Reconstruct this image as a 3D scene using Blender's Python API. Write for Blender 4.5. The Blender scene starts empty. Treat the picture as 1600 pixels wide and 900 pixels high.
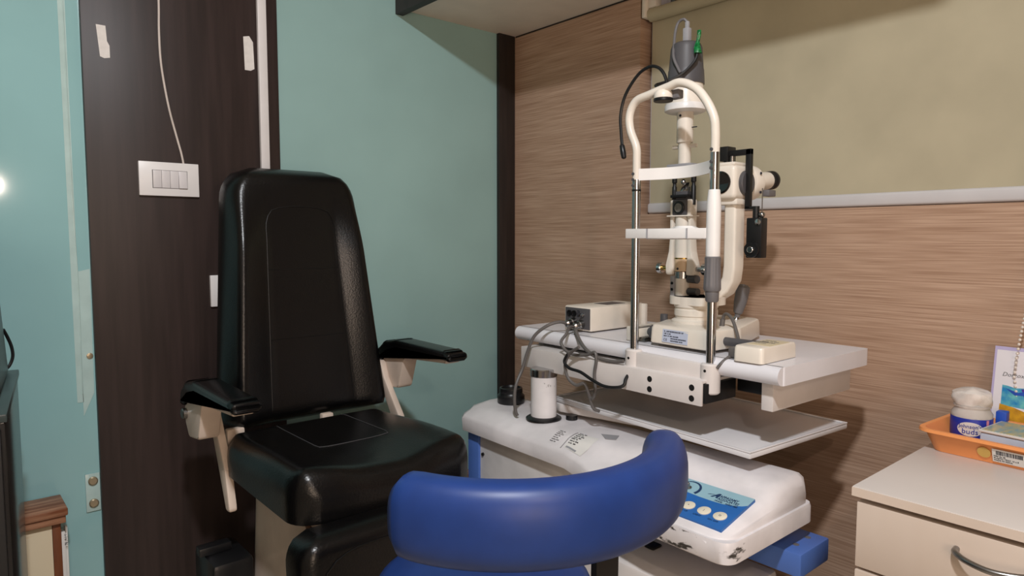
import bpy, bmesh, math, random
from mathutils import Vector, Matrix
random.seed(7)
S = bpy.context.scene
COL = S.collection
PI = math.pi

# ------------------------------------------------------------------ camera, light, exposure
CAM = Vector((-1.66, -1.92, 1.18))
YAW, PITCH = math.radians(40.8), math.atan(79/1067)
cam = bpy.data.objects.new('camera', bpy.data.cameras.new('camera'))
COL.objects.link(cam)
cam.location = CAM
cam.rotation_euler = (PI/2-PITCH, 0, -YAW)
cam.data.sensor_width = 36
cam.data.lens = 1067/1600*36
cam.data.clip_start = .02
S.camera = cam

w = bpy.data.worlds.new('world'); S.world = w; w.use_nodes = True
w.node_tree.nodes['Background'].inputs[0].default_value = (1, .86, .72, 1)
w.node_tree.nodes['Background'].inputs[1].default_value = .05

def lamp(name, loc, size, power, color, target, spread=180):
    L = bpy.data.lights.new(name, 'AREA'); L.shape = 'DISK'; L.size = size
    L.energy = power; L.color = color; L.spread = math.radians(spread)
    o = bpy.data.objects.new(name, L); COL.objects.link(o); o.location = loc
    o.rotation_euler = (Vector(target)-Vector(loc)).to_track_quat('-Z', 'Y').to_euler()
    return o
lamp('ceiling_lamp', (-1.66, -1.93, 2.34), .11, 33, (.95, .97, 1.0), (-1.3, -.9, 0))
lamp('warm_bounce_fill', (-2.15, -3.45, 1.15), 1.2, 15, (1, .76, .57), (-.7, -.7, 1.95), 130)  # unseen fill light, added for warm bounce and to lift the soffit underside
lamp('side_lamp', (-1.40, -2.02, 1.42), .045, 2.3, (1, .80, .68), (-1.0, -.5, 1.05))

S.view_settings.view_transform = 'Standard'
S.view_settings.look = 'None'
S.view_settings.exposure = 0.0
S.view_settings.gamma = 1.0
S.view_settings.use_curve_mapping = False

# ------------------------------------------------------------------ materials
def lin(c):
    return tuple(((v/255)/12.92 if v/255 <= .04045 else ((v/255+.055)/1.055)**2.4) for v in c)
def mat(name, rgb, rough=.5, metal=0., var=.06, scale=12, stretch=(1, 1, 1), bump=0., coat=0., rgb2=None, trans=0., detail=4, spec=.5, ramp=(.35, .65), ior=1.45):
    m = bpy.data.materials.new(name); m.use_nodes = True
    nt = m.node_tree; b = nt.nodes['Principled BSDF']
    b.inputs['Roughness'].default_value = rough
    b.inputs['Metallic'].default_value = metal
    b.inputs['Coat Weight'].default_value = coat
    b.inputs['Specular IOR Level'].default_value = spec
    b.inputs['Transmission Weight'].default_value = trans
    b.inputs['IOR'].default_value = ior
    tc = nt.nodes.new('ShaderNodeTexCoord'); mp = nt.nodes.new('ShaderNodeMapping')
    mp.inputs['Scale'].default_value = stretch
    nz = nt.nodes.new('ShaderNodeTexNoise'); nz.inputs['Scale'].default_value = scale; nz.inputs['Detail'].default_value = detail
    cr = nt.nodes.new('ShaderNodeValToRGB')
    a = lin(rgb)
    c2 = lin(rgb2) if rgb2 else tuple(x*(1-var*2) for x in a)
    c1 = a if rgb2 else tuple(min(1, x*(1+var)) for x in a)
    cr.color_ramp.elements[0].position = ramp[0]; cr.color_ramp.elements[1].position = ramp[1]
    cr.color_ramp.elements[0].color = (*c2, 1); cr.color_ramp.elements[1].color = (*c1, 1)
    nt.links.new(tc.outputs['Object'], mp.inputs['Vector']); nt.links.new(mp.outputs['Vector'], nz.inputs['Vector'])
    nt.links.new(nz.outputs['Fac'], cr.inputs['Fac']); nt.links.new(cr.outputs['Color'], b.inputs['Base Color'])
    if bump:
        bp = nt.nodes.new('ShaderNodeBump'); bp.inputs['Strength'].default_value = bump; bp.inputs['Distance'].default_value = .002
        nt.links.new(nz.outputs['Fac'], bp.inputs['Height']); nt.links.new(bp.outputs['Normal'], b.inputs['Normal'])
    return m
def worn(name, rgb, chip, rough=.4, amount=.66, scale=30, stretch=(1, 1, 1), box=None):
    """painted surface with dark chips and scuffs; box = (lo, hi) keeps the scuffs to one area (object space)"""
    m = mat(name, rgb, rough)
    nt = m.node_tree; b = nt.nodes['Principled BSDF']; cr = [n for n in nt.nodes if n.type == 'VALTORGB'][0]
    tc = [n for n in nt.nodes if n.type == 'TEX_COORD'][0]
    mp = nt.nodes.new('ShaderNodeMapping'); mp.inputs['Scale'].default_value = stretch
    nz = nt.nodes.new('ShaderNodeTexNoise'); nz.inputs['Scale'].default_value = scale; nz.inputs['Detail'].default_value = 6; nz.inputs['Roughness'].default_value = .65
    r2 = nt.nodes.new('ShaderNodeValToRGB'); r2.color_ramp.elements[0].position = amount; r2.color_ramp.elements[1].position = amount+.05
    nt.links.new(tc.outputs['Object'], mp.inputs['Vector']); nt.links.new(mp.outputs['Vector'], nz.inputs['Vector'])
    nt.links.new(nz.outputs['Fac'], r2.inputs['Fac'])
    fac = r2.outputs['Color']
    if box:
        sp = nt.nodes.new('ShaderNodeSeparateXYZ'); nt.links.new(tc.outputs['Object'], sp.inputs['Vector'])
        for ax in range(3):
            for val, op in ((box[0][ax], 'GREATER_THAN'), (box[1][ax], 'LESS_THAN')):
                q = nt.nodes.new('ShaderNodeMath'); q.operation = op; q.inputs[1].default_value = val
                nt.links.new(sp.outputs[ax], q.inputs[0])
                k = nt.nodes.new('ShaderNodeMath'); k.operation = 'MULTIPLY'
                nt.links.new(fac, k.inputs[0]); nt.links.new(q.outputs[0], k.inputs[1]); fac = k.outputs[0]
    mx = nt.nodes.new('ShaderNodeMixRGB'); mx.inputs['Color2'].default_value = (*lin(chip), 1)
    nt.links.new(fac, mx.inputs['Fac']); nt.links.new(cr.outputs['Color'], mx.inputs['Color1'])
    nt.links.new(mx.outputs['Color'], b.inputs['Base Color'])
    return m
def wood_wall():
    m = mat('striped_wood_laminate', (198, 168, 146), .5, scale=1, stretch=(7, 6, 330), rgb2=(160, 128, 106), detail=6, ramp=(.28, .66), bump=.08, spec=.3)
    nt = m.node_tree; b = nt.nodes['Principled BSDF']; cr = [n for n in nt.nodes if n.type == 'VALTORGB'][0]
    tc = [n for n in nt.nodes if n.type == 'TEX_COORD'][0]
    mp = nt.nodes.new('ShaderNodeMapping'); mp.inputs['Scale'].default_value = (2, 1.6, 34)
    nz = nt.nodes.new('ShaderNodeTexNoise'); nz.inputs['Scale'].default_value = 1.; nz.inputs['Detail'].default_value = 3
    r2 = nt.nodes.new('ShaderNodeValToRGB'); r2.color_ramp.elements[0].position = .32; r2.color_ramp.elements[1].position = .7
    r2.color_ramp.elements[0].color = (.88, .85, .82, 1); r2.color_ramp.elements[1].color = (1, 1, 1, 1)
    nt.links.new(tc.outputs['Object'], mp.inputs['Vector']); nt.links.new(mp.outputs['Vector'], nz.inputs['Vector']); nt.links.new(nz.outputs['Fac'], r2.inputs['Fac'])
    mx = nt.nodes.new('ShaderNodeMixRGB'); mx.blend_type = 'MULTIPLY'; mx.inputs['Fac'].default_value = 1
    nt.links.new(cr.outputs['Color'], mx.inputs['Color1']); nt.links.new(r2.outputs['Color'], mx.inputs['Color2']); nt.links.new(mx.outputs['Color'], b.inputs['Base Color'])
    return m
M = {
 'teal': mat('teal_laminate', (150, 184, 182), .22, var=.03, scale=3, spec=.4),
 'teal_door': mat('teal_gloss_panel', (146, 188, 190), .08, var=.03, scale=3, spec=.5),
 'dark_panel': mat('dark_wenge_laminate', (56, 45, 43), .42, scale=1, stretch=(50, 50, 3), rgb2=(46, 37, 35), spec=.35),
 'dark_trim': mat('dark_trim_paint', (44, 36, 33), .5, scale=1, stretch=(60, 60, 4), rgb2=(34, 28, 26)),
 'wood': wood_wall(),
 'soffit': mat('beige_soffit_board', (236, 224, 212), .6, var=.02),
 'ceiling': mat('white_ceiling_paint', (225, 218, 205), .8),
 'room': mat('cream_wall_paint', (170, 156, 138), .8),
 'floor': mat('beige_floor_tile', (214, 200, 182), .4),
 'window_white': mat('white_window_frame', (214, 212, 220), .4, var=.02),
 'glass': mat('window_glass', (225, 235, 235), .05, trans=1.),
 'blind': mat('olive_blind_fabric', (184, 175, 150), .85, scale=1, stretch=(20, 6, 6), var=.04, spec=.2),
 'rail': mat('grey_white_aluminium_rail', (205, 203, 205), .35, var=.02),
 'bead': mat('pearl_plastic_bead', (225, 215, 205), .25),
 'white_plastic': mat('white_plastic', (228, 226, 226), .35, var=.02),
 'white_rocker': mat('white_rocker_plastic', (215, 212, 214), .3, var=.02),
 'trunking': mat('white_trunking', (222, 219, 219), .4, var=.02),
 'tape': mat('white_paper_tape', (222, 218, 214), .7, var=.04, scale=60),
 'wire_white': mat('off_white_wire', (205, 195, 188), .4),
 'clear_tape': mat('clear_tape', (180, 205, 202), .18, var=.05, scale=14),
 'leather': mat('black_leather', (7, 7, 8), .28, var=.15, scale=260, bump=.2, spec=.5),
 'leather_panel': mat('black_leather_centre', (9, 9, 10), .4, var=.15, scale=300, bump=.1),
 'seam': mat('grey_stitching', (62, 62, 64), .6),
 'chair_cream': mat('cream_enamel', (206, 190, 176), .42, var=.05),
 'black_metal': mat('black_painted_metal', (18, 18, 19), .45),
 'black_plastic': mat('black_plastic', (20, 20, 22), .35),
 'void': mat('black_hole', (5, 5, 5), .8),
 'blue_vinyl': mat('blue_vinyl', (27, 53, 112), .42, var=.04, scale=30, spec=.45),
 'blue_paint': mat('blue_enamel', (76, 110, 182), .4, var=.04),
 'cover_white': worn('white_fibreglass_cover', (222, 218, 220), (62, 58, 55), .32, amount=.56, scale=16, stretch=(1, 1, 2.2), box=((-.2, -.70, .655), (-.094, -.2, .690))),
 'white_panel': worn('white_side_panel', (214, 212, 212), (60, 56, 54), .45, amount=.74, scale=24),
 'column': worn('chipped_white_column', (224, 220, 220), (92, 84, 78), .35, amount=.66, scale=22),
 'table_white': mat('white_laminate_top', (220, 219, 224), .28, var=.02),
 'tray_grey': mat('grey_white_tray', (214, 212, 214), .3, var=.02),
 'table_side': mat('cream_white_enamel', (214, 208, 205), .4, var=.03),
 'lamp_cream': mat('cream_instrument_enamel', (226, 218, 206), .33, var=.03),
 'lamp_tan': mat('tan_instrument_ring', (214, 186, 152), .3),
 'lamp_white': mat('white_instrument_plastic', (230, 228, 226), .33, var=.02),
 'chrome': mat('polished_chrome', (190, 190, 192), .16, 1., var=.02),
 'steel': mat('brushed_steel', (150, 148, 146), .28, 1., var=.05, stretch=(1, 1, .1), scale=40),
 'steel_dark': mat('satin_steel_lens', (140, 132, 124), .4, .5, var=.2, scale=120),
 'brass': mat('gold_ring', (190, 160, 95), .25, 1.),
 'grey_plastic': mat('mid_grey_plastic', (104, 102, 104), .45, var=.04),
 'dark_grey': mat('dark_grey_plastic', (78, 77, 80), .42, var=.05),
 'grey_light': mat('light_grey_plastic', (150, 150, 154), .4),
 'cable_grey': mat('grey_cable', (96, 92, 90), .45),
 'cable_black': mat('black_cable', (20, 20, 22), .4),
 'cable_brown': mat('brown_cable', (120, 92, 72), .5),
 'lens': mat('dark_lens_glass', (16, 15, 16), .06, coat=1.),
 'green_tape': mat('green_tape', (22, 120, 62), .25, var=.3, scale=200, bump=.4),
 'label_blue': mat('pale_blue_label', (186, 194, 214), .45, var=.02),
 'label_white': mat('white_paper_label', (220, 218, 214), .5, var=.02),
 'label_yellow': mat('yellowed_label', (214, 200, 168), .5, var=.05),
 'ink': mat('dark_ink', (40, 42, 52), .6),
 'ink_grey': mat('grey_ink', (110, 108, 108), .6),
 'ink_navy': mat('navy_ink', (22, 52, 92), .6),
 'panel_blue': mat('control_panel_blue', (38, 102, 176), .35, var=.04),
 'panel_sky': mat('control_panel_sky', (146, 184, 198), .35, var=.03),
 'button': mat('cream_button', (228, 220, 200), .4),
 'cab_top': mat('pale_grey_laminate', (214, 206, 200), .32, var=.015, scale=5),
 'cab': mat('cream_laminate', (212, 196, 182), .45, scale=1, stretch=(8, 8, 3), rgb2=(206, 189, 174)),
 'orange': mat('orange_plastic', (240, 158, 96), .4, var=.03),
 'clear': mat('clear_plastic_jar', (246, 244, 242), .10, trans=.6, ior=1.2),
 'cotton': mat('white_cotton_buds', (238, 228, 218), .8, var=.1, scale=180, bump=.4),
 'bag': mat('crumpled_clear_bag', (244, 238, 232), .22, trans=.25, scale=60, bump=.5, ior=1.2),
 'royal': mat('royal_blue_label', (34, 50, 158), .4, var=.03),
 'pink': mat('pink_stripe', (214, 140, 160), .5),
 'paper': mat('white_card', (228, 224, 230), .5, var=.01),
 'lilac': mat('lilac_card_edge', (186, 176, 214), .5, var=.02),
 'sea': mat('printed_sea', (30, 130, 190), .45, scale=60, rgb2=(110, 190, 190)),
 'sand': mat('printed_sand', (214, 160, 34), .45, scale=70, rgb2=(180, 128, 30)),
 'print_blue': mat('printed_blue', (40, 84, 190), .45, var=.1),
 'print_violet': mat('printed_violet', (76, 50, 160), .45),
 'tin_side': mat('pale_blue_tin', (190, 204, 222), .35),
 'tin_picture': mat('tin_landscape', (120, 156, 160), .3, scale=40, stretch=(1, 2.5, 1), rgb2=(196, 176, 110)),
 'olive_dot': mat('olive_sticker', (206, 170, 92), .5),
 'case': mat('dark_grey_case', (46, 54, 54), .3),
 'cabinet_black': mat('black_gloss_cabinet', (42, 40, 38), .22, scale=1, stretch=(60, 60, 3), rgb2=(30, 28, 27)),
 'brown_wood': mat('reddish_brown_wood', (176, 128, 98), .45, scale=1, stretch=(8, 60, 60), rgb2=(118, 68, 42)),
 'brown_post': mat('reddish_brown_stile', (128, 72, 42), .45, scale=1, stretch=(60, 60, 6), rgb2=(104, 58, 34)),
 'marble': mat('cream_veined_laminate', (222, 206, 176), .4, scale=5, stretch=(.6, .6, 4), rgb2=(206, 158, 96), ramp=(.24, .40)),
 'screw': mat('brass_screw', (176, 162, 136), .3, .6),
}

# ------------------------------------------------------------------ mesh helpers
class G:
    def __init__(s): s.bm = bmesh.new(); s.k = 0
    def _fin(s, faces):
        for f in faces: f.material_index = s.k
    def mi(s, k): s.k = k; return s
    def box(s, lo, hi, bev=.0, seg=2, M4=None):
        lo, hi = Vector(lo), Vector(hi); c = (lo+hi)/2; d = hi-lo
        t = bmesh.new(); bmesh.ops.create_cube(t, size=1)
        for v in t.verts: v.co = Vector((v.co.x*d.x, v.co.y*d.y, v.co.z*d.z))
        if bev: bmesh.ops.bevel(t, geom=list(t.edges), offset=min(bev, min(d)*.49), segments=seg, profile=.5, affect='EDGES')
        for v in t.verts:
            v.co += c
            if M4: v.co = M4 @ v.co
        return s.merge(t)
    def merge(s, t):
        mp = {v: s.bm.verts.new(v.co) for v in t.verts}
        for f in t.faces:
            try:
                nf = s.bm.faces.new([mp[v] for v in f.verts]); nf.material_index = s.k
            except ValueError: pass
        t.free(); return s
    def loft(s, loops, cap=True, closed=True):
        R = [[s.bm.verts.new(Vector(p)) for p in L] for L in loops]
        n = len(R[0]); fs = []
        for a, b in zip(R[:-1], R[1:]):
            for i in range(n if closed else n-1):
                j = (i+1) % n
                fs.append(s.bm.faces.new((a[i], a[j], b[j], b[i])))
        if cap and closed:
            fs.append(s.bm.faces.new(list(reversed(R[0])))); fs.append(s.bm.faces.new(R[-1]))
        s._fin(fs); return s
    def lathe(s, prof, base=(0, 0, 0), axis=(0, 0, 1), n=28, cap=True):
        ax = Vector(axis).normalized()
        u = ax.orthogonal().normalized(); v = ax.cross(u); b = Vector(base)
        loops = [[b+ax*h+(u*math.cos(2*PI*i/n)+v*math.sin(2*PI*i/n))*max(r, 1e-4) for i in range(n)] for r, h in prof]
        return s.loft(loops, cap)
    def cyl(s, a, b, r, r2=None, n=24, bev=0):
        a, b = Vector(a), Vector(b); L = (b-a).length; r2 = r if r2 is None else r2
        if bev: prof = [(r-bev, 0), (r, bev), (r2, L-bev), (r2-bev, L)]
        else: prof = [(r, 0), (r2, L)]
        return s.lathe(prof, a, b-a, n)
    def tube(s, pts, r, n=10, smooth=6, radii=None):
        P = [Vector(p) for p in pts]
        if smooth and len(P) > 2:
            Q = []
            E = [P[0]*2-P[1]]+P+[P[-1]*2-P[-2]]
            for i in range(1, len(E)-2):
                p0, p1, p2, p3 = E[i-1:i+3]
                for k in range(smooth):
                    t = k/smooth
                    Q.append(.5*((2*p1)+(p2-p0)*t+(2*p0-5*p1+4*p2-p3)*t*t+(3*p1-p0-3*p2+p3)*t**3))
            Q.append(P[-1]); P = Q
        loops = []; up = None
        for i, p in enumerate(P):
            d = (P[min(i+1, len(P)-1)]-P[max(i-1, 0)]).normalized()
            if up is None: up = d.orthogonal().normalized()
            up = (up-d*up.dot(d)).normalized(); v = d.cross(up)
            rr = r if radii is None else radii(i/(len(P)-1))
            loops.append([p+(up*math.cos(2*PI*k/n)+v*math.sin(2*PI*k/n))*rr for k in range(n)])
        return s.loft(loops)
    def prism(s, pts, vec, bev=0, seg=2):
        """pts = planar outline in 3-D, swept by vec"""
        t = bmesh.new(); vec = Vector(vec)
        a = [t.verts.new(Vector(p)) for p in pts]; b = [t.verts.new(Vector(p)+vec) for p in pts]
        n = len(a)
        t.faces.new(list(reversed(a))); t.faces.new(b)
        for i in range(n): t.faces.new((a[i], a[(i+1) % n], b[(i+1) % n], b[i]))
        bmesh.ops.recalc_face_normals(t, faces=list(t.faces))
        if bev: bmesh.ops.bevel(t, geom=list(t.edges), offset=bev, segments=seg, profile=.5, affect='EDGES')
        return s.merge(t)
    def sphere(s, c, r, sc=(1, 1, 1), n=16):
        t = bmesh.new(); bmesh.ops.create_uvsphere(t, u_segments=n, v_segments=max(6, n//2), radius=1)
        for v in t.verts: v.co = Vector((v.co.x*r*sc[0], v.co.y*r*sc[1], v.co.z*r*sc[2]))+Vector(c)
        return s.merge(t)
    def quad(s, a, b, c, d):
        vs = [s.bm.verts.new(Vector(p)) for p in (a, b, c, d)]; s._fin([s.bm.faces.new(vs)]); return s
    def sheet(s, o, x, y, w, h, th=.0006):
        """thin rectangle with corner o, unit directions x and y, thickness th outwards"""
        o, x, y = Vector(o), Vector(x).normalized(), Vector(y).normalized(); n = x.cross(y)*th
        return s.prism([o, o+x*w, o+x*w+y*h, o+y*h], n)

def link(o, parent=None):
    COL.objects.link(o)
    if parent: o.parent = parent
    return o
def origin_of(o):
    v = Vector((0, 0, 0))
    while o: v += o.location; o = o.parent
    return v
def obj(name, g, mats, parent=None, sharp=35, loc=None, label=None):
    """links g as ONE mesh object; shapes are given in world coordinates"""
    me = bpy.data.meshes.new(name)
    bmesh.ops.recalc_face_normals(g.bm, faces=list(g.bm.faces))
    if loc is None:
        if parent: loc = origin_of(parent)
        else:
            xs = [v.co for v in g.bm.verts]
            loc = Vector(((min(v.x for v in xs)+max(v.x for v in xs))/2, (min(v.y for v in xs)+max(v.y for v in xs))/2, min(v.z for v in xs)))
    loc = Vector(loc)
    for v in g.bm.verts: v.co -= loc
    g.bm.to_mesh(me); g.bm.free()
    for m in (mats if isinstance(mats, (list, tuple)) else [mats]): me.materials.append(M[m] if isinstance(m, str) else m)
    for p in me.polygons: p.use_smooth = True
    me.set_sharp_from_angle(angle=math.radians(sharp))
    o = bpy.data.objects.new(name, me); link(o, parent)
    if not parent: o.location = loc
    if label: o['label'] = label
    return o
def tag(o, label, cat, group=None):
    o['label'] = label; o['category'] = cat
    if group: o['group'] = group
    return o
def thing(name, loc, label, cat, group=None):
    o = bpy.data.objects.new(name, None); o.empty_display_size = .05; link(o); o.location = loc
    return tag(o, label, cat, group)
def struct(name, g, m):
    o = obj(name, g, m, loc=(0, 0, 0)); o['kind'] = 'structure'; return o
def text(name, body, o, x, y, size, m, parent, align='LEFT', bold=0., th=.0003, squash=1., shear=0.):
    """flat lettering as mesh: o = baseline start, x = reading direction, y = up direction"""
    c = bpy.data.curves.new(name, 'FONT'); c.body = body; c.size = size; c.align_x = align; c.extrude = th; c.offset = bold; c.shear = shear
    c.resolution_u = 2
    t = bpy.data.objects.new(name, c); COL.objects.link(t)
    bpy.context.view_layer.update()
    me = bpy.data.meshes.new_from_object(t.evaluated_get(bpy.context.evaluated_depsgraph_get()))
    bpy.data.objects.remove(t)
    x = Vector(x).normalized(); y = Vector(y); y = (y-x*y.dot(x)).normalized(); n = x.cross(y)
    R = Matrix((x, y, n)).transposed(); base = Vector(o)-origin_of(parent)
    for v in me.vertices: v.co = R @ Vector((v.co.x*squash, v.co.y, v.co.z))+base
    me.materials.clear(); me.materials.append(M[m])
    ob = bpy.data.objects.new(name, me); link(ob, parent); return ob
def rrect(w, h, r, n=5):
    """rounded rectangle outline centred on 0"""
    P = []
    for cx, cy, a0 in ((w/2-r, h/2-r, 0), (-w/2+r, h/2-r, 90), (-w/2+r, -h/2+r, 180), (w/2-r, -h/2+r, 270)):
        for k in range(n+1):
            a = math.radians(a0+90*k/n); P.append((cx+r*math.cos(a), cy+r*math.sin(a)))
    return P
def rpoly(pts, r, n=5):
    """2-D polygon with rounded corners; r number or list"""
    N = len(pts); out = []
    for i in range(N):
        p = Vector(pts[i]); a = (Vector(pts[i-1])-p); b = (Vector(pts[(i+1) % N])-p)
        rr = r[i] if isinstance(r, (list, tuple)) else r
        if rr <= 0: out.append(tuple(p)); continue
        la, lb = a.length, b.length; a.normalize(); b.normalize()
        ang = a.angle(b); d = min(rr/math.tan(ang/2), la*.49, lb*.49)
        p1, p2 = p+a*d, p+b*d
        for k in range(n+1):
            t = k/n; out.append(tuple((1-t)**2*p1+2*t*(1-t)*p+t*t*p2))
    return out

# ------------------------------------------------------------------ room shell
# corner of the room at x = 0, y = 0; teal wall on y = 0, wood wall on x = 0
XL, YF, H = -2.7, -3.6, 2.62
struct('floor', G().box((XL-.1, YF-.1, -.1), (.2, .1, 0)), 'floor')
struct('ceiling', G().box((XL-.1, YF-.1, H), (.2, .1, H+.1)), 'ceiling')
struct('wall_left', G().box((XL-.1, YF-.1, 0), (XL, .1, H)), 'room')
struct('wall_front', G().box((XL, YF-.1, 0), (.2, YF, H)), 'room')
struct('wall_back', G().box((-.90, 0, 0), (.2, .1, H)), 'teal')
struct('wall_back_left', G().box((XL, 0.004, 0), (-1.30, .1, H)), 'teal_door')
# wood wall with the window recess: y -0.59 .. -2.25, z 1.252 .. 2.2
g = G()
g.box((0, -.585, 0), (.2, 0, H)); g.box((0, -2.25, 0), (.2, -.585, 1.250)); g.box((0, YF, 0), (.2, -2.25, H)); g.box((0, -2.25, 2.2), (.2, -.585, H))
struct('wall_right', g, 'wood')
wn = G()
wn.box((.075, -.625, 1.252), (.115, -.585, 2.2)); wn.box((.075, -2.25, 1.252), (.115, -2.21, 2.2)); wn.box((.075, -2.21, 1.252), (.115, -.625, 1.29)); wn.box((.075, -2.21, 2.15), (.115, -.625, 2.2)); wn.box((.075, -1.44, 1.29), (.115, -1.40, 2.15))
wn.box((.055, -.600, 1.252), (.078, -.5855, 2.2))
wf = struct('window_1', wn, 'window_white')
obj('pane', G().box((.093, -2.21, 1.29), (.097, -1.44, 2.15)).box((.093, -1.40, 1.29), (.097, -.625, 2.15)), 'glass', wf)
struct('wall_window_back', G().box((.118, -2.25, 1.25), (.2, -.585, 2.2)), 'room')
# dark laminate panel on the back wall, black corner strip, loft box over the corner
struct('trim_1', G().box((-1.352, -.012, 0), (-.879, .05, H), .001), 'dark_panel')
struct('trim_2', G().box((-.076, -.016, 0), (-.002, -.0005, 1.905), .001), 'dark_trim')
struct('trim_3', G().box((-.462, -1.55, 1.902), (-.0005, -.0005, 2.25)), 'soffit')
struct('trim_4', G().box((-.490, -1.55, 1.884), (-.4625, -.0005, 2.25)), 'dark_trim')
# thin cream bead where the loft box meets the wood wall
struct('trim_5', G().box((-.003, -.58, 1.8975), (-.0003, -.02, 1.9015)), 'dark_trim')

# ------------------------------------------------------------------ exam chair
CX = -.957
chair = thing('exam_chair', (CX, -.5, 0), 'black leather examination chair with cream armrests against the dark wall panel', 'chair')
def pad_grid(W, depth, back, v0, v1, nu=36, nv=40, place=None):
    """upholstered pad: W(v) half width, depth(u,v) front relief, back thickness; place(x, d, v) -> world"""
    g = G(); F, B = [], []
    for j in range(nv+1):
        v = j/nv; rf, rb = [], []
        for i in range(nu+1):
            u = -1+2*i/nu; u = math.copysign(1-(1-abs(u))**1.6, u)
            rf.append(g.bm.verts.new(place(W(v)*u, depth(u, v), v))); rb.append(g.bm.verts.new(place(W(v)*u, back, v)))
        F.append(rf); B.append(rb)
    for j in range(nv):
        for i in range(nu):
            g.bm.faces.new((F[j][i], F[j][i+1], F[j+1][i+1], F[j+1][i])); g.bm.faces.new((B[j][i+1], B[j][i], B[j+1][i], B[j+1][i+1]))
    for j in range(nv):
        g.bm.faces.new((F[j+1][0], F[j][0], B[j][0], B[j+1][0])[::-1]); g.bm.faces.new((F[j][nu], F[j+1][nu], B[j+1][nu], B[j][nu])[::-1])
    for i in range(nu):
        g.bm.faces.new((F[0][i], F[0][i+1], B[0][i+1], B[0][i])); g.bm.faces.new((F[nv][i+1], F[nv][i], B[nv][i], B[nv][i+1]))
    return g
Z0, Z1 = .728, 1.352
BX = CX+.020
def bw(v):
    h = .217-.052*v
    r = .075; top = (1-v)*(Z1-Z0)
    if top < r: h -= r*.9*(1-math.sqrt(max(0, 1-(1-top/r)**2)))
    bot = v*(Z1-Z0); r = .03
    if bot < r: h -= r*(1-math.sqrt(max(0, 1-(1-bot/r)**2)))
    return h
def sst(a, b, x):
    t = max(0, min(1, (x-a)/(b-a))); return t*t*(3-2*t)
def bdep(u, v):
    a = abs(u); e = 1-sst(.86, 1.0, a)*1.0
    ez = min(1, (1-v)*(Z1-Z0)/.035); ez = math.sqrt(max(0, 1-(1-ez)**2))
    eb = min(1, v*(Z1-Z0)/.03); eb = math.sqrt(max(0, 1-(1-eb)**2))
    d = .055*math.sqrt(max(0, 1-max(0, (a-.8)/.2)**2))
    s_ = max(0, min(.39, a-.49)); wing = (.097*s_-.062*s_*s_)*(1-sst(.66, .95, v))
    return (d+wing*(1-sst(.86, 1, a))+.006*(1-u*u))*(.25+.75*ez)*(.3+.7*eb)
def bplace(x, d, v):
    y = -.275+.080*v
    return Vector((BX+x, y-d, Z0+(Z1-Z0)*v))
obj('backrest', pad_grid(bw, bdep, -.012, 0, 1, place=bplace), 'leather', chair, 60)
# stitched centre panel and its seams
seam = G()
def bpt(u, v): return bplace(bw(v)*u, bdep(u, v)+.0006, v)
outl = [(-.50, .02+.76*k/16) for k in range(17)]+[(-.42, .83), (-.2, .845), (.0, .848), (.2, .845), (.42, .83)]+[(.50, .78-.76*k/16) for k in range(17)]
seam.tube([bpt(u, v) for u, v in outl], .0011, 6, 2)
for vv in (.33, .60): seam.tube([bpt(-.5+k/10, vv) for k in range(11)], .0008, 6, 1)
obj('seam', seam, 'leather_panel', chair)
# shell behind the pad
obj('back_shell', G().prism([(BX+sx, -.258+.080*vz, Z0+.03+(Z1-Z0-.06)*vz) for sx, vz in ((-.185, 0), (.185, 0), (.15, 1), (-.15, 1))], (0, .018, .001), .006), 'black_metal', chair)
# seat
SZ = .748
def sw(v): # v: 0 front .. 1 back
    h = .203-.004*v
    d = v*.41; r = .05
    if d < r: h -= r*.9*(1-math.sqrt(max(0, 1-(1-d/r)**2)))
    d = (1-v)*.41; r = .05
    if d < r: h -= r*.9*(1-math.sqrt(max(0, 1-(1-d/r)**2)))
    return h
def sdep(u, v):
    a = abs(u)
    e = math.sqrt(max(0, 1-max(0, (a-.84)/.16)**2)); f = min(1, v*.41/.04); f = math.sqrt(max(0, 1-(1-f)**2)); b = min(1, (1-v)*.41/.03); b = math.sqrt(max(0, 1-(1-b)**2))
    lift = .012*sst(.25, .85, a)*(1-sst(.3, .9, v)) - .010*(1-sst(.1, .6, a))*(1-sst(.0, .5, v))
    wrinkle = .0012*math.sin(9*u+3*math.sin(14*v))*sst(.3, .0, v)
    return (.074+lift+wrinkle)*(.35+.65*min(e, f, b) if min(e, f, b) < 1 else 1)
def splace(x, d, v): 
    y = -.775+.41*v - .014*(1-(x/.21)**2)*(1-v)
    return Vector((CX-.020+x, y, SZ-.076+d))
obj('seat', pad_grid(sw, sdep, -.012, 0, 1, place=splace), 'leather', chair, 60)
ss = G()
def spt(u, v): return splace(sw(v)*u, sdep(u, v)+.0006, v)
ss.tube([spt(-.42, .95-.05*k) for k in range(11)]+[spt(-.40+.1*k, .41) for k in range(9)]+[spt(.42, .45+.05*k) for k in range(11)], .0010, 6, 1)
obj('seam', ss, 'seam', chair)
# seat pan, hinge strip between seat and back
obj('seat_frame', G().box((CX-.17, -.70, .632), (CX+.17, -.33, .662), .006).box((CX-.15, -.765, .632), (CX+.17, -.66, .660), .006).box((CX+.03, -.352, .64), (CX+.06, -.332, .742), .004).box((CX-.20, -.352, .64), (CX-.16, -.332, .745), .004), 'chair_cream', chair)
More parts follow.
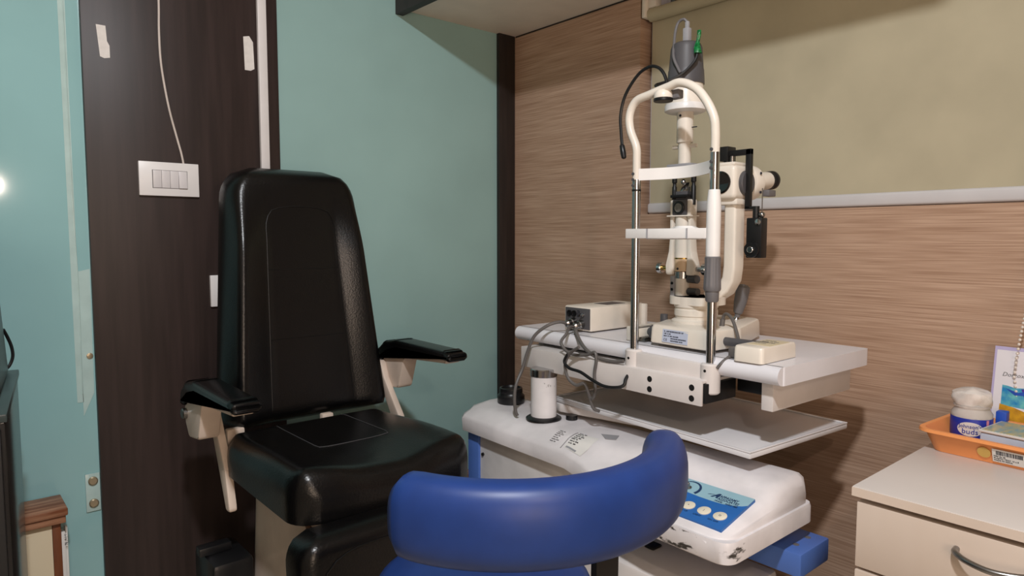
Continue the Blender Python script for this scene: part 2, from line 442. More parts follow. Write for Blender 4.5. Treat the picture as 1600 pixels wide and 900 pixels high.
# pedestal
pd = G()
pd.loft([[(CX-.02+x*s, -.50+y*s2, z) for x, y in rrect(.30, .36, .06)] for z, s, s2 in ((0, 1.15, 1.1), (.08, 1.12, 1.08), (.14, .98, .98), (.62, .86, .9), (.634, .84, .88))])
pd.box((CX-.10, -.72, .595), (CX+.16, -.40, .634), .01)
pd.box((CX-.01, -.70, .20), (CX+.12, -.62, .585), .02)
obj('pedestal', pd, 'chair_cream', chair)
obj('pedestal_cable', G().tube([(CX-.135, -.585, .64), (CX-.14, -.68, .56), (CX-.115, -.70, .48), (CX-.085, -.715, .38), (CX-.05, -.73, .25)], .006).tube([(CX-.120, -.585, .64), (CX-.126, -.685, .56), (CX-.10, -.705, .48), (CX-.07, -.72, .38), (CX-.04, -.73, .25)], .005), 'cable_brown', chair, label='brown twin cable')
obj('foot_pedal', G().box((CX-.26, -.42, .36), (CX-.17, -.28, .47), .012).box((CX-.27, -.36, .47), (CX-.20, -.33, .49), .004), 'black_plastic', chair)
# leg rest hanging from the front of the seat
lr = G(); LT = Matrix.Translation((CX-.028, -.800, .664)) @ Matrix.Rotation(math.radians(-5), 4, 'X')
def lw(v): 
    h = .222; d = (1-v)*.42; r = .05
    if d < r: h -= r*.8*(1-math.sqrt(max(0, 1-(1-d/r)**2)))
    return h
def ldep(u, v):
    a = abs(u); e = math.sqrt(max(0, 1-max(0, (a-.88)/.12)**2)); t = min(1, (1-v)*.42/.03); t = math.sqrt(max(0, 1-(1-t)**2))
    return .03+.03*min(e, t)
obj('leg_rest', pad_grid(lw, ldep, -.012, 0, 1, place=lambda x, d, v: LT @ Vector((x, -d, -.42+.42*v))), 'leather', chair, 60)
obj('seam', G().tube([LT @ Vector((-.19, -.061, -.40+.04*k)) for k in range(8)]+[LT @ Vector((-.18, -.061, -.06)), LT @ Vector((-.14, -.061, -.035))]+[LT @ Vector((-.10+.05*k, -.061, -.03)) for k in range(6)], .0012, 6, 2), 'leather_panel', chair)
obj('leg_rest_bracket', G().box((CX-.10, -.80, .60), (CX+.08, -.70, .625), .005), 'chair_cream', chair)
# armrests: housing > pad; upright bar runs down to the seat
for sx, ax, oy_, oz_ in ((1, -.690, .0, .0), (-1, -1.205, -.025, -.036)):
    hw = .026
    q = lambda L: [(ax, y+oy_, z+oz_) for y, z in L]
    prof = [(-.262, .800), (-.285, .770), (-.355, .778), (-.385, .862), (-.575, .874), (-.578, .884), (-.36, .884), (-.29, .866), (-.258, .835)]
    arm = obj('armrest', G().prism([(x-hw*.85, y, z) for x, y, z in q(rpoly(prof, .012))], (hw*1.7, 0, 0), .004), 'chair_cream', chair)
    pr = [(-.243, .838), (-.255, .872), (-.29, .897), (-.35, .908), (-.575, .905), (-.600, .894), (-.594, .882), (-.36, .880), (-.31, .868), (-.275, .842)]
    obj('arm_pad', G().prism([(x-hw-.004, y, z) for x, y, z in q(rpoly(pr, .015))], (hw*2+.008, 0, 0), .009, 3), 'leather', arm)
    bx = ax-sx*.030
    up = [(-.255, .845-oz_), (-.275, .80-oz_), (-.345, .70), (-.385, .62), (-.41, .62), (-.385, .71), (-.310, .80-oz_), (-.29, .845-oz_)]
    obj('arm_upright', G().prism([(bx-.009, y, z) for x, y, z in q(rpoly(up, .01))], (.018, 0, 0), .004), 'chair_cream', chair)
    obj('pivot_bolt', G().cyl((ax-hw-.006, -.272+oy_, .822+oz_), (ax+hw+.006, -.272+oy_, .822+oz_), .012, bev=.002), 'steel', arm)

# ------------------------------------------------------------------ instrument stand
stand = thing('instrument_stand', (-.53, -.85, 0), 'white and blue powered instrument table stand with column, swing tray and control panel', 'instrument stand')
# moulded cover: cross sections (x, z) along y
def sect(y, fx, fz0, lip, ridge, bx=-.430, zt=.745, sh=0., zb=.690):
    """front lip bottom, lip step, ridge start, top, back"""
    P = [(fx, fz0), (fx-.002, fz0+.030), (fx+.006, fz0+.038), ridge, (ridge[0]+.012, ridge[1]+.008), (ridge[0]+.03, zt-.002)]
    P += [(ridge[0]+.055, zt), (bx-.02, zt), (bx-.005, zt-.004), (bx, zt-.02), (bx, zb), (bx-.004, zb-.004), ((fx+bx)/2, zb-.004)]
    return [(x, y, z-sh) for x, z in P]
secs = [sect(-.512, -.600, .690, 0, (-.578, .728), -.455), sect(-.516, -.617, .688, 0, (-.592, .733), -.438)]
secs += [sect(-.53, -.628, .686, 0, (-.606, .732)), sect(-.70, -.630, .684, 0, (-.608, .731)), sect(-.90, -.632, .682, 0, (-.610, .730))]
secs += [sect(-.965, -.645, .676, 0, (-.600, .728)), sect(-1.03, -.672, .668, 0, (-.592, .727)), sect(-1.09, -.695, .662, 0, (-.580, .727)), sect(-1.16, -.706, .660, 0, (-.572, .727)), sect(-1.310, -.714, .656, 0, (-.566, .727))]
secs += [sect(-1.325, -.710, .656, 0, (-.563, .727), -.432), sect(-1.337, -.700, .657, 0, (-.558, .722), -.438, zt=.741), sect(-1.346, -.682, .660, 0, (-.552, .712), -.450, zt=.730)]
cov = obj('top_cover', G().loft(secs), 'cover_white', stand, 50)
lipo = rpoly([(-.430, -.55), (-.430, -1.353), (-.7165, -1.353), (-.7135, -1.18), (-.700, -1.09), (-.676, -1.03), (-.60, -1.0), (-.60, -.55)], [.002, .02, .028, .03, .03, .03, .01, .002], 6)
obj('cover_lip', G().loft([[(x, y, z) for x, y in [(-.57+(a+.57)*k, -1.0+(b+1.0)*k) for a, b in lipo]] for z, k in ((.655, .99), (.657, 1), (.686, 1), (.692, .994))]), 'cover_white', stand, 50)
# side frame in blue with a white sheet panel
obj('pedestal_frame', G().box((-.612, -.575, 0), (-.455, -.530, .695), .004).box((-.612, -.94, 0), (-.455, -.905, .680), .004).box((-.61, -.94, 0), (-.455, -.53, .06), .004), 'blue_paint', stand)
sp = obj('side_panel', G().box((-.606, -.905, .06), (-.46, -.575, .690), .001), 'white_panel', stand)
obj('panel_screw', G().cyl((-.6105, -.588, .632), (-.606, -.588, .632), .004), 'black_metal', sp)
# seam of the removable lid, labels on it
def onfront(y, t):
    """point on the sloping front of the cover left of the flare; t 0 bottom of slope .. 1 ridge .. 2 top"""
    if t <= 1: return Vector((-.626+(.016)*t-.0014, y, .720+.010*t+.0))
    return Vector((-.610+.030*(t-1), y, .7305+.0145*(t-1)**.7+.001))
def cov_line(y, off=.0005):
    """outline of the cover's front from the lip step over the ridge to the top, at distance y, lifted by off"""
    for a, b in zip(secs[:-1], secs[1:]):
        if a[0][1] >= y >= b[0][1]:
            t_ = (a[0][1]-y)/max(1e-9, a[0][1]-b[0][1]); P = [Vector(p).lerp(Vector(q), t_) for p, q in zip(a[2:7], b[2:7])]
    out = []
    for k, p in enumerate(P):
        d = P[min(k+1, 4)]-P[max(k-1, 0)]; n = Vector((-d.z, 0, d.x)).normalized(); out.append(p+n*off)
    return out
def cov_at(y, t, off):
    P = cov_line(y, off); L = [(b-a).length for a, b in zip(P[:-1], P[1:])]; q = t*sum(L)
    for k, l in enumerate(L):
        if q <= l or k == 3: return P[k].lerp(P[k+1], q/l), (P[k+1]-P[k]).normalized()
        q -= l
def cov_patch(y0, y1, t0, t1, off):
    g = G(); g.loft([[cov_at(y0+(y1-y0)*a/6, t0+(t1-t0)*b/12, off)[0] for b in range(13)] for a in range(7)], cap=False, closed=False); return g
lab = obj('specification_sticker', cov_patch(-.888, -.945, .08, .80, .0006), 'label_white', stand, label='silvery label with rows of small print')
lab2 = obj('specification_sticker', cov_patch(-.838, -.868, .10, .72, .0005), 'cover_white', stand, label='clear label with rows of small print')
for k in range(7):
    p, d = cov_at(-.890, .26+.085*k, .0010)
    text('print', ('SR NO   1024', '220V AC  50 Hz', 'INPUT   2A')[k % 3], p, (0, -1, 0), d, .0046, 'ink', lab, squash=.8)
    p, d = cov_at(-.840, .14+.078*k, .0010)
    text('print', ('MODEL  TYPE', 'CAUTION  INPUT', 'LOAD  60 kg')[k % 3], p, (0, -1, 0), d, .0038, 'ink_grey', lab2, squash=.75)
obj('label_band', cov_patch(-.892, -.925, .10, .16, .0008), 'grey_light', lab)
obj('lid_seam', G().tube([cov_at(-.882, .02+.08*k, .0003)[0] for k in range(11)], .0008, 6, 1), 'ink_grey', stand)
obj('sticker_remnant', G().prism([(-.560, -.955, .7455), (-.540, -.925, .7455), (-.520, -.96, .7455), (-.548, -.975, .7455)], (0, 0, .0006)), 'grey_light', stand, label='torn grey sticker')
# black socket cap
obj('socket_cap', G().lathe([(.035, 0), (.036, .003), (.036, .020), (.031, .025), (.030, .028), (.031, .030), (.030, .040), (.026, .041), (.024, .036), (.012, .036)], (-.500, -.572, .745)), 'black_plastic', stand)
# column
CP = (-.545, -.745)
col = obj('column', G().lathe([(.031, 0), (.031, .108)], (*CP, .748)), 'column', stand)
obj('column_ring', G().lathe([(.043, 0), (.043, .003), (.036, .007), (.031, .008)], (*CP, .745)), 'black_plastic', stand)
obj('column_collar', G().cyl((*CP, .848), (*CP, .868), .0325, bev=.002), 'chrome', stand)
# table frame: local axes u along the front edge, v towards the wall, turned 2 degrees
A2 = math.radians(2.0); U = Vector((-math.sin(A2), -math.cos(A2), 0)); V = Vector((math.cos(A2), -math.sin(A2), 0)); ZU = Vector((0, 0, 1))
F0 = Vector((-.488, -.592, 0))
TM = Matrix(((U.x, V.x, 0, F0.x), (U.y, V.y, 0, F0.y), (0, 0, 1, 0), (0, 0, 0, 1)))
def tp(u, v, z): return TM @ Vector((u, v, z))
t = bmesh.new()
TL, TD = .738, .335
out = rpoly([(0, 0), (TL, 0), (TL, TD), (0, TD)], [.006, .006, .012, .012], 4)
gt = G().prism([tp(u, v, .916) for u, v in out], (0, 0, .034), 0)
# bull-nosed front edge
gt.loft([[tp(u, -.000+.017*-math.sin(a), .933+.017*math.cos(a)) for a in [PI*k/10 for k in range(11)]]+[tp(u, .004, .916), tp(u, .004, .950)] for u in (.002, TL-.002)])
obj('table_top', gt, 'table_white', stand, 40)
obj('apron', G().box((TL-.050, .012, .862), (TL-.026, .312, .916), .002, M4=TM), 'table_side', stand)
obj('apron', G().box((.03, .04, .872), (.05, .312, .916), .002, M4=TM), 'table_side', stand)
obj('apron', G().box((.05, .285, .862), (TL-.05, .30, .916), .002, M4=TM), 'table_side', stand)
bm_ = obj('beam', G().box((.065, -.048, .860), (.600, -.046+.004, .909), .001, M4=TM).box((.065, -.044, .903), (.60, .06, .909), .001, M4=TM), 'table_side', stand)
obj('beam_core', G().box((.10, -.040, .864), (.604, .06, .902), .001, M4=TM).box((.60, .07, .875), (TL-.05, .10, .912), .002, M4=TM).box((.60, .14, .870), (TL-.05, .18, .914), .002, M4=TM), 'black_metal', stand)
for u_ in (.475, .578):
    for z_ in (.893, .872):
        obj('screw_hole', G().cyl(tp(u_, -.0484, z_), tp(u_, -.0478, z_), .0062, n=20), 'void', bm_)
obj('underside_bracket', G().box((.15, .03, .909), (.29, .09, .9155), .001, M4=TM).box((.30, .02, .905), (.36, .05, .9155), .001, M4=TM), 'black_metal', stand)
# swing tray on its arm
A3 = math.radians(4.5); u3 = Vector((-math.sin(A3), -math.cos(A3), 0)); v3 = Vector((math.cos(A3), -math.sin(A3), 0))
T3 = Matrix(((u3.x, v3.x, 0, -.490), (u3.y, v3.y, 0, -.722), (0, 0, 1, 0), (0, 0, 0, 1)))
tg = G().box((0, 0, .775), (.560, .345, .786), .003, M4=T3)
for lo, hi in (((0, 0, .786), (.56, .006, .789)), ((0, .339, .786), (.56, .345, .789)), ((0, .006, .786), (.006, .339, .789)), ((.554, .006, .786), (.56, .339, .789))): tg.box(lo, hi, .001, M4=T3)
obj('swing_tray', tg, 'tray_grey', stand)
obj('tray_arm', G().prism([T3 @ Vector(p) for p in ((-.012, .005, .754), (.03, -.006, .754), (.26, .06, .754), (.26, .10, .754), (-.012, .07, .754))], (0, 0, .020), .004), 'table_side', stand)
obj('tray_pivot', G().cyl((-.500, -.745-.05, .742), (-.500, -.745-.05, .756), .014), 'black_plastic', stand)
# control panel on the sloping desk face
pn = Vector((-.036, 0, .103)).normalized()   # normal of the slope in x-z
PX = Vector((0, -1, 0)); PY = Vector((.138, 0, .0335)).normalized(); PN = PX.cross(PY)
P0 = Vector((-.6915, -1.085, .6995))          # lower left corner of the panel
pl = .108
def pp(a, b, e=.0): return P0+PX*a+PY*b+PN*e
slab = obj('control_panel', G().prism([pp(0, 0, -.006), pp(.237, 0, -.006), pp(.237, pl, -.006), pp(0, pl, -.006)], PN*.008), 'panel_blue', stand)
def pa_(s_): return .237-.168*(1-s_)
cv = [(pa_(a), pl*(1-k)) for a, k in ((-.41, .10), (-.2, .20), (0, .275), (.13, .325), (.3, .365), (.49, .387), (.65, .392), (.776, .380), (.9, .325), (.96, .275), (1.0, .222))]
obj('panel_print', G().prism([pp(a, b, .0021) for a, b in cv]+[pp(.237, pl, .0021), pp(0, pl, .0021)], PN*.0003), 'panel_sky', slab)
for k, a in enumerate((.1520, .1835, .2145)):
    bt = obj('button', G().lathe([(.0118, 0), (.0118, .0012), (.0105, .0018)], pp(a, .0335, .002), PN), 'button', slab)
    text('button_symbol', '+|O'[k], pp(a, .0315, .0040), PX, PY, .006, 'ink_grey', bt, 'CENTER')
    text('button_caption', ('CHAIR UP', 'LIGHT', 'ON OFF')[k], pp(a-.004, .0155, .0022), PX, PY, .0055, 'ink_navy', slab, 'CENTER')
obj('panel_knob', G().lathe([(.014, 0), (.014, .010), (.012, .013)], pp(.112, .036, .002), PN, 9), 'grey_plastic', slab)
obj('lamp_dial', G().lathe([(.0055, 0), (.0055, .002), (.003, .003), (.0028, .010), (.0016, .0115)], pp(.120, .081, .002), PN), 'steel', slab)
text('dial_caption', 'LAMP', pp(.120, .060, .0026), PX, PY, .005, 'ink_navy', slab, 'CENTER')
arc = G()
for k in range(13):
    a0, a1 = math.radians(165-15*k), math.radians(165-15*k-14)
    w_ = .0010+.0048*k/12; r_ = .0215
    arc.prism([pp(.120+(r_+s*w_/2)*math.cos(a), .081+(r_+s*w_/2)*math.sin(a), .0026) for a, s in ((a0, -1), (a1, -1), (a1, 1), (a0, 1))], PN*.0003)
obj('dial_scale', arc, 'ink_navy', slab)
lg = G().prism([pp(.168+a, .077+b, .0026) for a, b in ((.000, .0), (.010, .0145), (.0145, .0145), (.0135, 0), (.0095, 0), (.0100, .0045), (.0070, .0045), (.0040, 0))], PN*.0003)
lg.prism([pp(.160+a, .081+b, .0026) for a, b in ((0, 0), (.010, .0035), (.012, .0050), (.003, .0025))], PN*.0003)
obj('logo', lg, 'ink_navy', slab)
text('maker_name', 'APPASAMY', pp(.183, .0825, .0026), PX, PY, .0098, 'ink_navy', slab, squash=.74, bold=.0001)
text('maker_name', 'ASSOCIATES', pp(.183, .0745, .0026), PX, PY, .0098, 'ink_navy', slab, squash=.74, bold=.0001)
text('model_text', 'MODEL :  AARU 1001', pp(.181, .0680, .0026), PX, PY, .0060, 'ink_navy', slab, squash=.80)
# blue arm bar under the desk
bar = obj('arm_bar', G().box((-.515, -1.372, .578), (-.405, -.99, .622), .004), 'blue_paint', stand)
for p, r in (((-.480, -1.345), .0055), ((-.435, -1.345), .0055)): obj('bolt_hole', G().lathe([(r, 0), (r, .0012), (r*.5, .0016)], (*p, .6215)), 'grey_plastic', bar)
# floor base with a lid
bs = G().box((-.660, -1.30, 0), (-.455, -.95, .550), .010).box((-.60, -.95, 0), (-.455, -.60, .05), .01)
base = obj('base_box', bs, 'table_side', stand)
obj('lid_line', G().box((-.655, -1.0605, .550), (-.50, -1.0590, .5506)).box((-.575, -1.098, .550), (-.545, -1.074, .556), .003), 'black_metal', base)

# ------------------------------------------------------------------ slit lamp with head rest
SL = thing('slit_lamp', (-.38, -1.07, .95), 'cream slit lamp microscope with chin rest frame standing on the white instrument table', 'slit lamp')
HX = -.522
YL, YR = -1.000, -1.186
br = G()
br.prism([(HX-.012, YL, .897), (HX-.012, YR, .893), (HX-.012, YR, .937), (HX-.012, YL, .940)], (.020, 0, 0), .003)
for y_, z0, z1 in ((YL, .884, .944), (YR, .880, .939)): br.cyl((HX, y_, z0), (HX, y_, z1), .019, bev=.003)
hr = obj('headrest_bracket', br, 'table_side', SL)
for y_ in (YL, YR): obj('grub_screw', G().cyl((HX-.0194, y_, .926), (HX-.0175, y_, .926), .0028, n=12), 'black_metal', hr)
obj('left_pole', G().cyl((HX, YL, .93), (HX, YL, 1.300), .0088), 'chrome', SL)
obj('right_pole', G().cyl((HX, YR, .93), (HX, YR, 1.340), .0088), 'chrome', SL)
obj('pole_ring', G().cyl((HX, YL, 1.276), (HX, YL, 1.280), .0097), 'black_plastic', SL)
obj('pole_sleeve', G().lathe([(.0125, 0), (.0135, .004), (.0135, .02), (.0135, .10), (.011, .126), (.0105, .128)], (HX, YR, 1.142)), 'lamp_white', SL)
kn = G(); loops = []
for z_, r_ in ((0, .0145), (.004, .0165), (.012, .0165), (.052, .0150), (.064, .0150), (.066, .013)):
    loops.append([(HX+math.cos(2*PI*k/48)*(r_-(.0012 if k % 4 < 2 and .004 < z_ < .06 else 0)), YR+math.sin(2*PI*k/48)*(r_-(.0012 if k % 4 < 2 and .004 < z_ < .06 else 0)), 1.078+z_) for k in range(48)])
kn.loft(loops)
obj('height_knob', kn, 'grey_plastic', SL)
obj('knob_collar', G().lathe([(.0105, 0), (.0125, .003), (.0130, .022)], (HX, YR, 1.057)), 'grey_plastic', SL)
# white tube of the head frame
fr = [(HX, YL, 1.296), (HX, YL, 1.34), (HX, YL+.002, 1.368), (HX, YL+.018, 1.405), (HX, YL+.020, 1.437), (HX, YL+.004, 1.462), (HX, YL-.03, 1.470), (HX, YL-.075, 1.478), (HX, YL-.105, 1.482), (HX, YL-.140, 1.466), (HX, YL-.165, 1.438), (HX, YR+.004, 1.405), (HX, YR, 1.375), (HX, YR, 1.332)]
obj('head_frame', G().tube(fr, .0085, 14, 8), 'lamp_cream', SL)
for y_, zz in ((YL, (1.312, 1.300, 1.288)), (YR, (1.345, 1.322, 1.310))):
    for z_ in zz: obj('frame_screw', G().cyl((HX-.0106, y_+.002, z_), (HX-.0080, y_+.002, z_), .0032, n=12), 'dark_grey', SL)
# forehead band
fb = []
for k in range(13):
    t_ = k/12; y_ = YL-.004+(YR-YL+.008)*t_; bow = .040*math.sin(PI*t_)
    z_ = 1.310+.004*t_
    fb.append([(HX-.006+bow, y_, z_-.012), (HX-.002+bow, y_, z_-.012), (HX-.002+bow, y_, z_+.012), (HX-.006+bow, y_, z_+.012)])
obj('forehead_band', G().loft(fb), 'lamp_white', SL)
# chin rest
ch = G().box((HX-.012, YR+.010, 1.178), (HX-.004, YL+.018, 1.198), .001)
ch.box((HX-.004, YR+.03, 1.176), (HX+.03, YL-.03, 1.182), .002)
cr = obj('chin_rest', ch, 'lamp_white', SL)
for y_ in (YL-.040, YR+.050): obj('chin_rest_pin', G().cyl((HX-.0135, y_, 1.178), (HX-.0135, y_, 1.198), .0016, n=8), 'grey_light', cr)
cup = G()
lp = []
for j, (rr, zz) in enumerate(((.030, .0), (.032, .010), (.028, .019), (.018, .023), (.006, .020))):
    lp.append([(HX+.020+rr*.8*math.cos(2*PI*k/24), -1.108+rr*math.sin(2*PI*k/24), 1.180+zz-(.006 if math.cos(2*PI*k/24) < -.3 and j < 3 and j > 0 else 0)) for k in range(24)])
obj('chin_cup', cup.loft(lp), 'lamp_white', cr)
# fixation lamp: clip, gooseneck, tip
fx = obj('fixation_lamp', G().tube([(HX+.004, -1.072, 1.484), (HX, -1.066, 1.505), (HX, -1.052, 1.520), (HX, -1.030, 1.526), (HX, -1.000, 1.515), (HX, -.968, 1.480), (HX, -.955, 1.440), (HX, -.957, 1.400), (HX, -.960, 1.376)], .0033, 10, 8), 'cable_black', SL, label='black flexible fixation lamp arm')
obj('lamp_tip', G().lathe([(.003, 0), (.0055, .004), (.0062, .020), (.0052, .030), (.003, .032)], (HX, -.959, 1.378), (0, -.22, -1)), 'black_plastic', fx)
obj('fixation_mount', G().lathe([(.0185, 0), (.0190, .004), (.0175, .012), (.014, .016)], (HX+.004, -1.062, 1.458)), 'lamp_cream', SL)
obj('fixation_lens', G().cyl((HX+.004, -1.062, 1.452), (HX+.004, -1.062, 1.4585), .0195, bev=.001), 'black_plastic', SL)
obj('frame_clip', G().box((HX+.010, -1.094, 1.456), (HX+.028, -1.070, 1.474), .003), 'grey_plastic', SL)
# base block
bp = rpoly([(-.492, -1.018), (-.505, -1.172), (-.40, -1.178), (-.215, -1.118), (-.20, -1.06), (-.22, -1.005), (-.40, -.985)], [.012, .014, .03, .03, .03, .03, .02], 6)
def sc(P, k, c=(-.37, -1.085)): return [(c[0]+(x-c[0])*k, c[1]+(y-c[1])*k) for x, y in P]
bb = obj('base', G().loft([[(x, y, z) for x, y in sc(bp, k)] for z, k in ((.957, .985), (.959, 1.0), (.988, .985), (.994, .965), (.996, .93))]), 'lamp_cream', SL)
obj('rating_label', G().sheet((-.4955, -1.052, .9625), (-.075, -1, 0), (.12, 0, 1), .066, .027, .0010), 'label_blue', bb, label='pale blue rating label')
d_ = Vector((-.075, -1, 0)).normalized(); n_ = Vector((-.0016, 0, 0))
LB = Vector((-.4955, -1.052, .9625))
for k, (a, s_, body) in enumerate(((.004, .0042, 'SL  LAMP BIOMICROSCOPE  WP'), (.004, .0036, 'TYPE   SL 240'), (.004, .0036, 'INPUT  6V  20W  HALOGEN'), (.022, .0036, 'OPHTHALMIC INSTRUMENTS'), (.022, .0036, 'MADE IN INDIA  SR NO'))):
    text('print', body, LB+d_*a+Vector((.12, 0, 1)).normalized()*(.0215-.0046*k)+n_*.8, d_, (.12, 0, 1), s_, 'ink', bb, squash=.85)
text('ce_mark', 'C E', LB+d_*.004+Vector((.12, 0, 1)).normalized()*.003+n_*.8, d_, (.12, 0, 1), .0075, 'ink', bb, squash=.8)
# axle, end roller, rail covers
obj('axle', G().cyl((-.452, -.985, .973), (-.452, -1.265, .973), .0085).cyl((-.452, -.992, .973), (-.452, -1.010, .973), .0155, .0175, bev=.002), 'dark_grey', SL)
obj('lock_knob', G().cyl((-.40, -.985, .985), (-.40, -.985, 1.008), .0085, bev=.001), 'dark_grey', SL)
rc = G().box((-.475, -.966, .951), (-.33, -.958, .982), .001).box((-.475, -.958, .951), (-.33, -.945, .956), .001).box((-.478, -.972, .951), (-.470, -.940, .983), .0035).box((-.475, -.966, .978), (-.33, -.940, .982), .001)
obj('rail_cover', rc, 'lamp_cream', SL)
rk = G().box((-.468, -.985, .951), (-.33, -.968, .957))
for k in range(20): rk.box((-.466+.0068*k, -.985, .957), (-.463+.0068*k, -.968, .960))
obj('rack', rk, 'steel', SL)
cvr = obj('rail_cover', G().loft([[(x, y, z) for x, y in rrect_pts] for z, rrect_pts in [(z, [(-.458+px*k, -1.263+py*k) for px, py in rrect(.130, .060, .008)]) for z, k in ((.951, 1.0), (.975, .985), (.979, .95), (.980, .90))]]), 'lamp_cream', SL)
obj('cover_label', G().sheet((-.485, -1.2445, .9800), (1, 0, 0), (0, 1, 0), .06, .0001).box((-.490, -1.289, .9797), (-.415, -1.243, .9806)), 'label_yellow', cvr, label='yellowed paper label')
for k in range(4): text('print', ('SLIT LAMP', 'SERIAL No 0417', 'MADE IN INDIA', 'CHENNAI')[k], (-.430-.013*k+.0, -1.247, .9808), (0, -1, 0), (1, 0, 0), .006, 'ink_grey', cvr, squash=.8)
rk = G().box((-.50, -1.229, .951), (-.33, -1.214, .957))
for k in range(22): rk.box((-.498+.0075*k, -1.229, .957), (-.4945+.0075*k, -1.214, .961))
obj('rack', rk, 'steel', SL)
# joystick
js = obj('joystick', G().lathe([(.0060, 0), (.0060, .018), (.0100, .022), (.0140, .046), (.0150, .074), (.0140, .082), (.008, .086)], (-.275, -1.090, .990), (.02, -.20, 1)), 'grey_plastic', SL)
obj('joystick_collar', G().lathe([(.0125, 0), (.0085, .006), (.0062, .012)], (-.275, -1.090, .990), (.02, -.20, 1)), 'chrome', SL)
obj('power_cord', G().tube([(-.405, -1.135, .990), (-.402, -1.136, 1.012), (-.405, -1.145, 1.022), (-.415, -1.165, 1.014), (-.435, -1.190, .985), (-.46, -1.208, .966), (-.495, -1.215, .956), (-.52, -1.212, .945), (-.528, -1.204, .932)], .0034, 10, 6).cyl((-.405, -1.135, .988), (-.403, -1.136, 1.010), .0052).box((-.505, -1.226, .952), (-.475, -1.212, .972), .003), 'cable_grey', SL)
# pivot neck and arms
PVX, PVY = -.390, -1.062
obj('pivot_neck', G().lathe([(.052, .0), (.052, .006), (.044, .010), (.044, .016), (.046, .017), (.046, .030), (.044, .032), (.047, .036), (.047, .058)], (PVX, PVY, .995), n=36), 'lamp_cream', SL)
pa = G().loft([[(PVX+x, PVY-.003+y, z) for x, y in rrect(.092, .108, .03)] for z in (1.036, 1.038, 1.051, 1.053)])
obj('pivot_arm', pa, 'lamp_cream', SL)
TX, TY = -.400, -1.032
lt = obj('slit_housing', G().lathe([(.0150, 0), (.0150, .040)], (TX, TY, 1.052)), 'lamp_cream', SL)
hp = G().box((TX-.014, TY+.011, 1.052), (TX+.014, TY+.022, 1.096), .001)
hb = obj('housing_side', hp, 'grey_light', SL)
for z_ in (1.066, 1.080): obj('side_screw', G().cyl((TX-.0152, TY+.0165, z_), (TX-.0138, TY+.0165, z_), .0032, n=12), 'black_metal', hb)
obj('chrome_ring', G().cyl((TX, TY, 1.090), (TX, TY, 1.106), .0155, bev=.001), 'chrome', SL)
obj('tan_ring', G().cyl((TX, TY, 1.106), (TX, TY, 1.134), .0178, bev=.001), 'lamp_tan', SL)
obj('gold_band', G().cyl((TX, TY, 1.133), (TX, TY, 1.136), .0180), 'brass', SL)
obj('ring_screw', G().cyl((TX-.0185, TY, 1.112), (TX-.0175, TY, 1.112), .0026, n=12), 'ink', SL)
obj('lamp_tube', G().lathe([(.0168, 0), (.0168, .05), (.0168, .088), (.012, .094)], (TX, TY, 1.136)), 'lamp_cream', SL)
for s_ in (1, -1):
    pts = [(.0165, 1.098), (.0355, 1.098), (.0370, 1.118), (.0290, 1.150), (.0265, 1.180), (.0265, 1.262), (.0150, 1.262), (.0150, 1.232), (.0195, 1.215), (.0180, 1.170), (.0190, 1.140)]
    obj('yoke_arm', G().prism([(TX-.012, TY+s_*a, z) for a, z in rpoly(pts, .004, 3)], (.024, 0, 0), .002), 'lamp_cream', SL)
    obj('yoke_screw_rod', G().cyl((TX, TY+s_*.030, 1.112), (TX, TY+s_*.052, 1.112), .0058), 'brass' if s_ > 0 else 'chrome', SL)
    ring = G().cyl((TX, TY+s_*.052, 1.112), (TX, TY+s_*.064, 1.112), .0125, bev=.0015)
    obj('yoke_knob', ring, 'chrome', SL)
    rd = G().lathe([(.0052, 0), (.0052, .040), (.0038, .042), (.0038, .048), (.0056, .050), (.0056, .078)], (TX, TY+s_*.0245, 1.250))
    obj('tilt_rod', rd, 'black_metal', SL)
obj('side_knob', G().cyl((TX, TY-.017, 1.090), (TX-.004, TY-.042, 1.090), .009, bev=.001).cyl((TX, TY-.017, 1.063), (TX-.004, TY-.044, 1.063), .008, bev=.001), 'dark_grey', SL)
mh = obj('mirror_head', G().box((TX-.016, TY-.0185, 1.228), (TX+.010, TY+.0185, 1.262), .003).box((TX-.010, TY-.015, 1.262), (TX+.010, TY+.015, 1.280), .002), 'dark_grey', SL)
obj('mirror_lens_ring', G().cyl((TX-.016, TY, 1.244), (TX-.020, TY, 1.244), .0140, bev=.001), 'black_plastic', mh)
obj('mirror_lens', G().cyl((TX-.020, TY, 1.244), (TX-.0204, TY, 1.244), .0095), 'steel_dark', mh)
obj('mirror_clamp', G().box((TX-.019, TY-.022, 1.266), (TX+.010, TY+.022, 1.272), .001).cyl((TX-.006, TY-.018, 1.272), (TX-.006, TY-.018, 1.288), .002).cyl((TX-.006, TY+.018, 1.272), (TX-.006, TY+.018, 1.284), .002), 'black_metal', mh)
obj('mirror_prism', G().prism([(TX-.010, TY-.008, 1.272), (TX+.010, TY-.008, 1.272), (TX+.010, TY-.008, 1.300)], (0, .016, 0), .001).sphere((TX-.002, TY, 1.300), .006), 'chrome', mh)
obj('neck_bridge', G().box((TX-.020, TY-.030, 1.225), (TX+.016, TY+.030, 1.228), .001), 'lamp_cream', SL)
obj('rod_plate', G().box((TX-.022, TY-.031, 1.327), (TX+.022, TY+.031, 1.338), .002), 'grey_light', SL)
obj('aperture_lens', G().cyl((TX, TY, 1.322), (TX, TY, 1.328), .018), 'lens', SL)
tw = G().lathe([(.0135, 0), (.0135, .046)], (TX, TY, 1.338)); tw.lathe([(.0172, 0), (.0176, .002), (.0176, .064), (.0172, .068)], (TX, TY, 1.384))
obj('lamp_tower', tw, 'lamp_cream', SL)
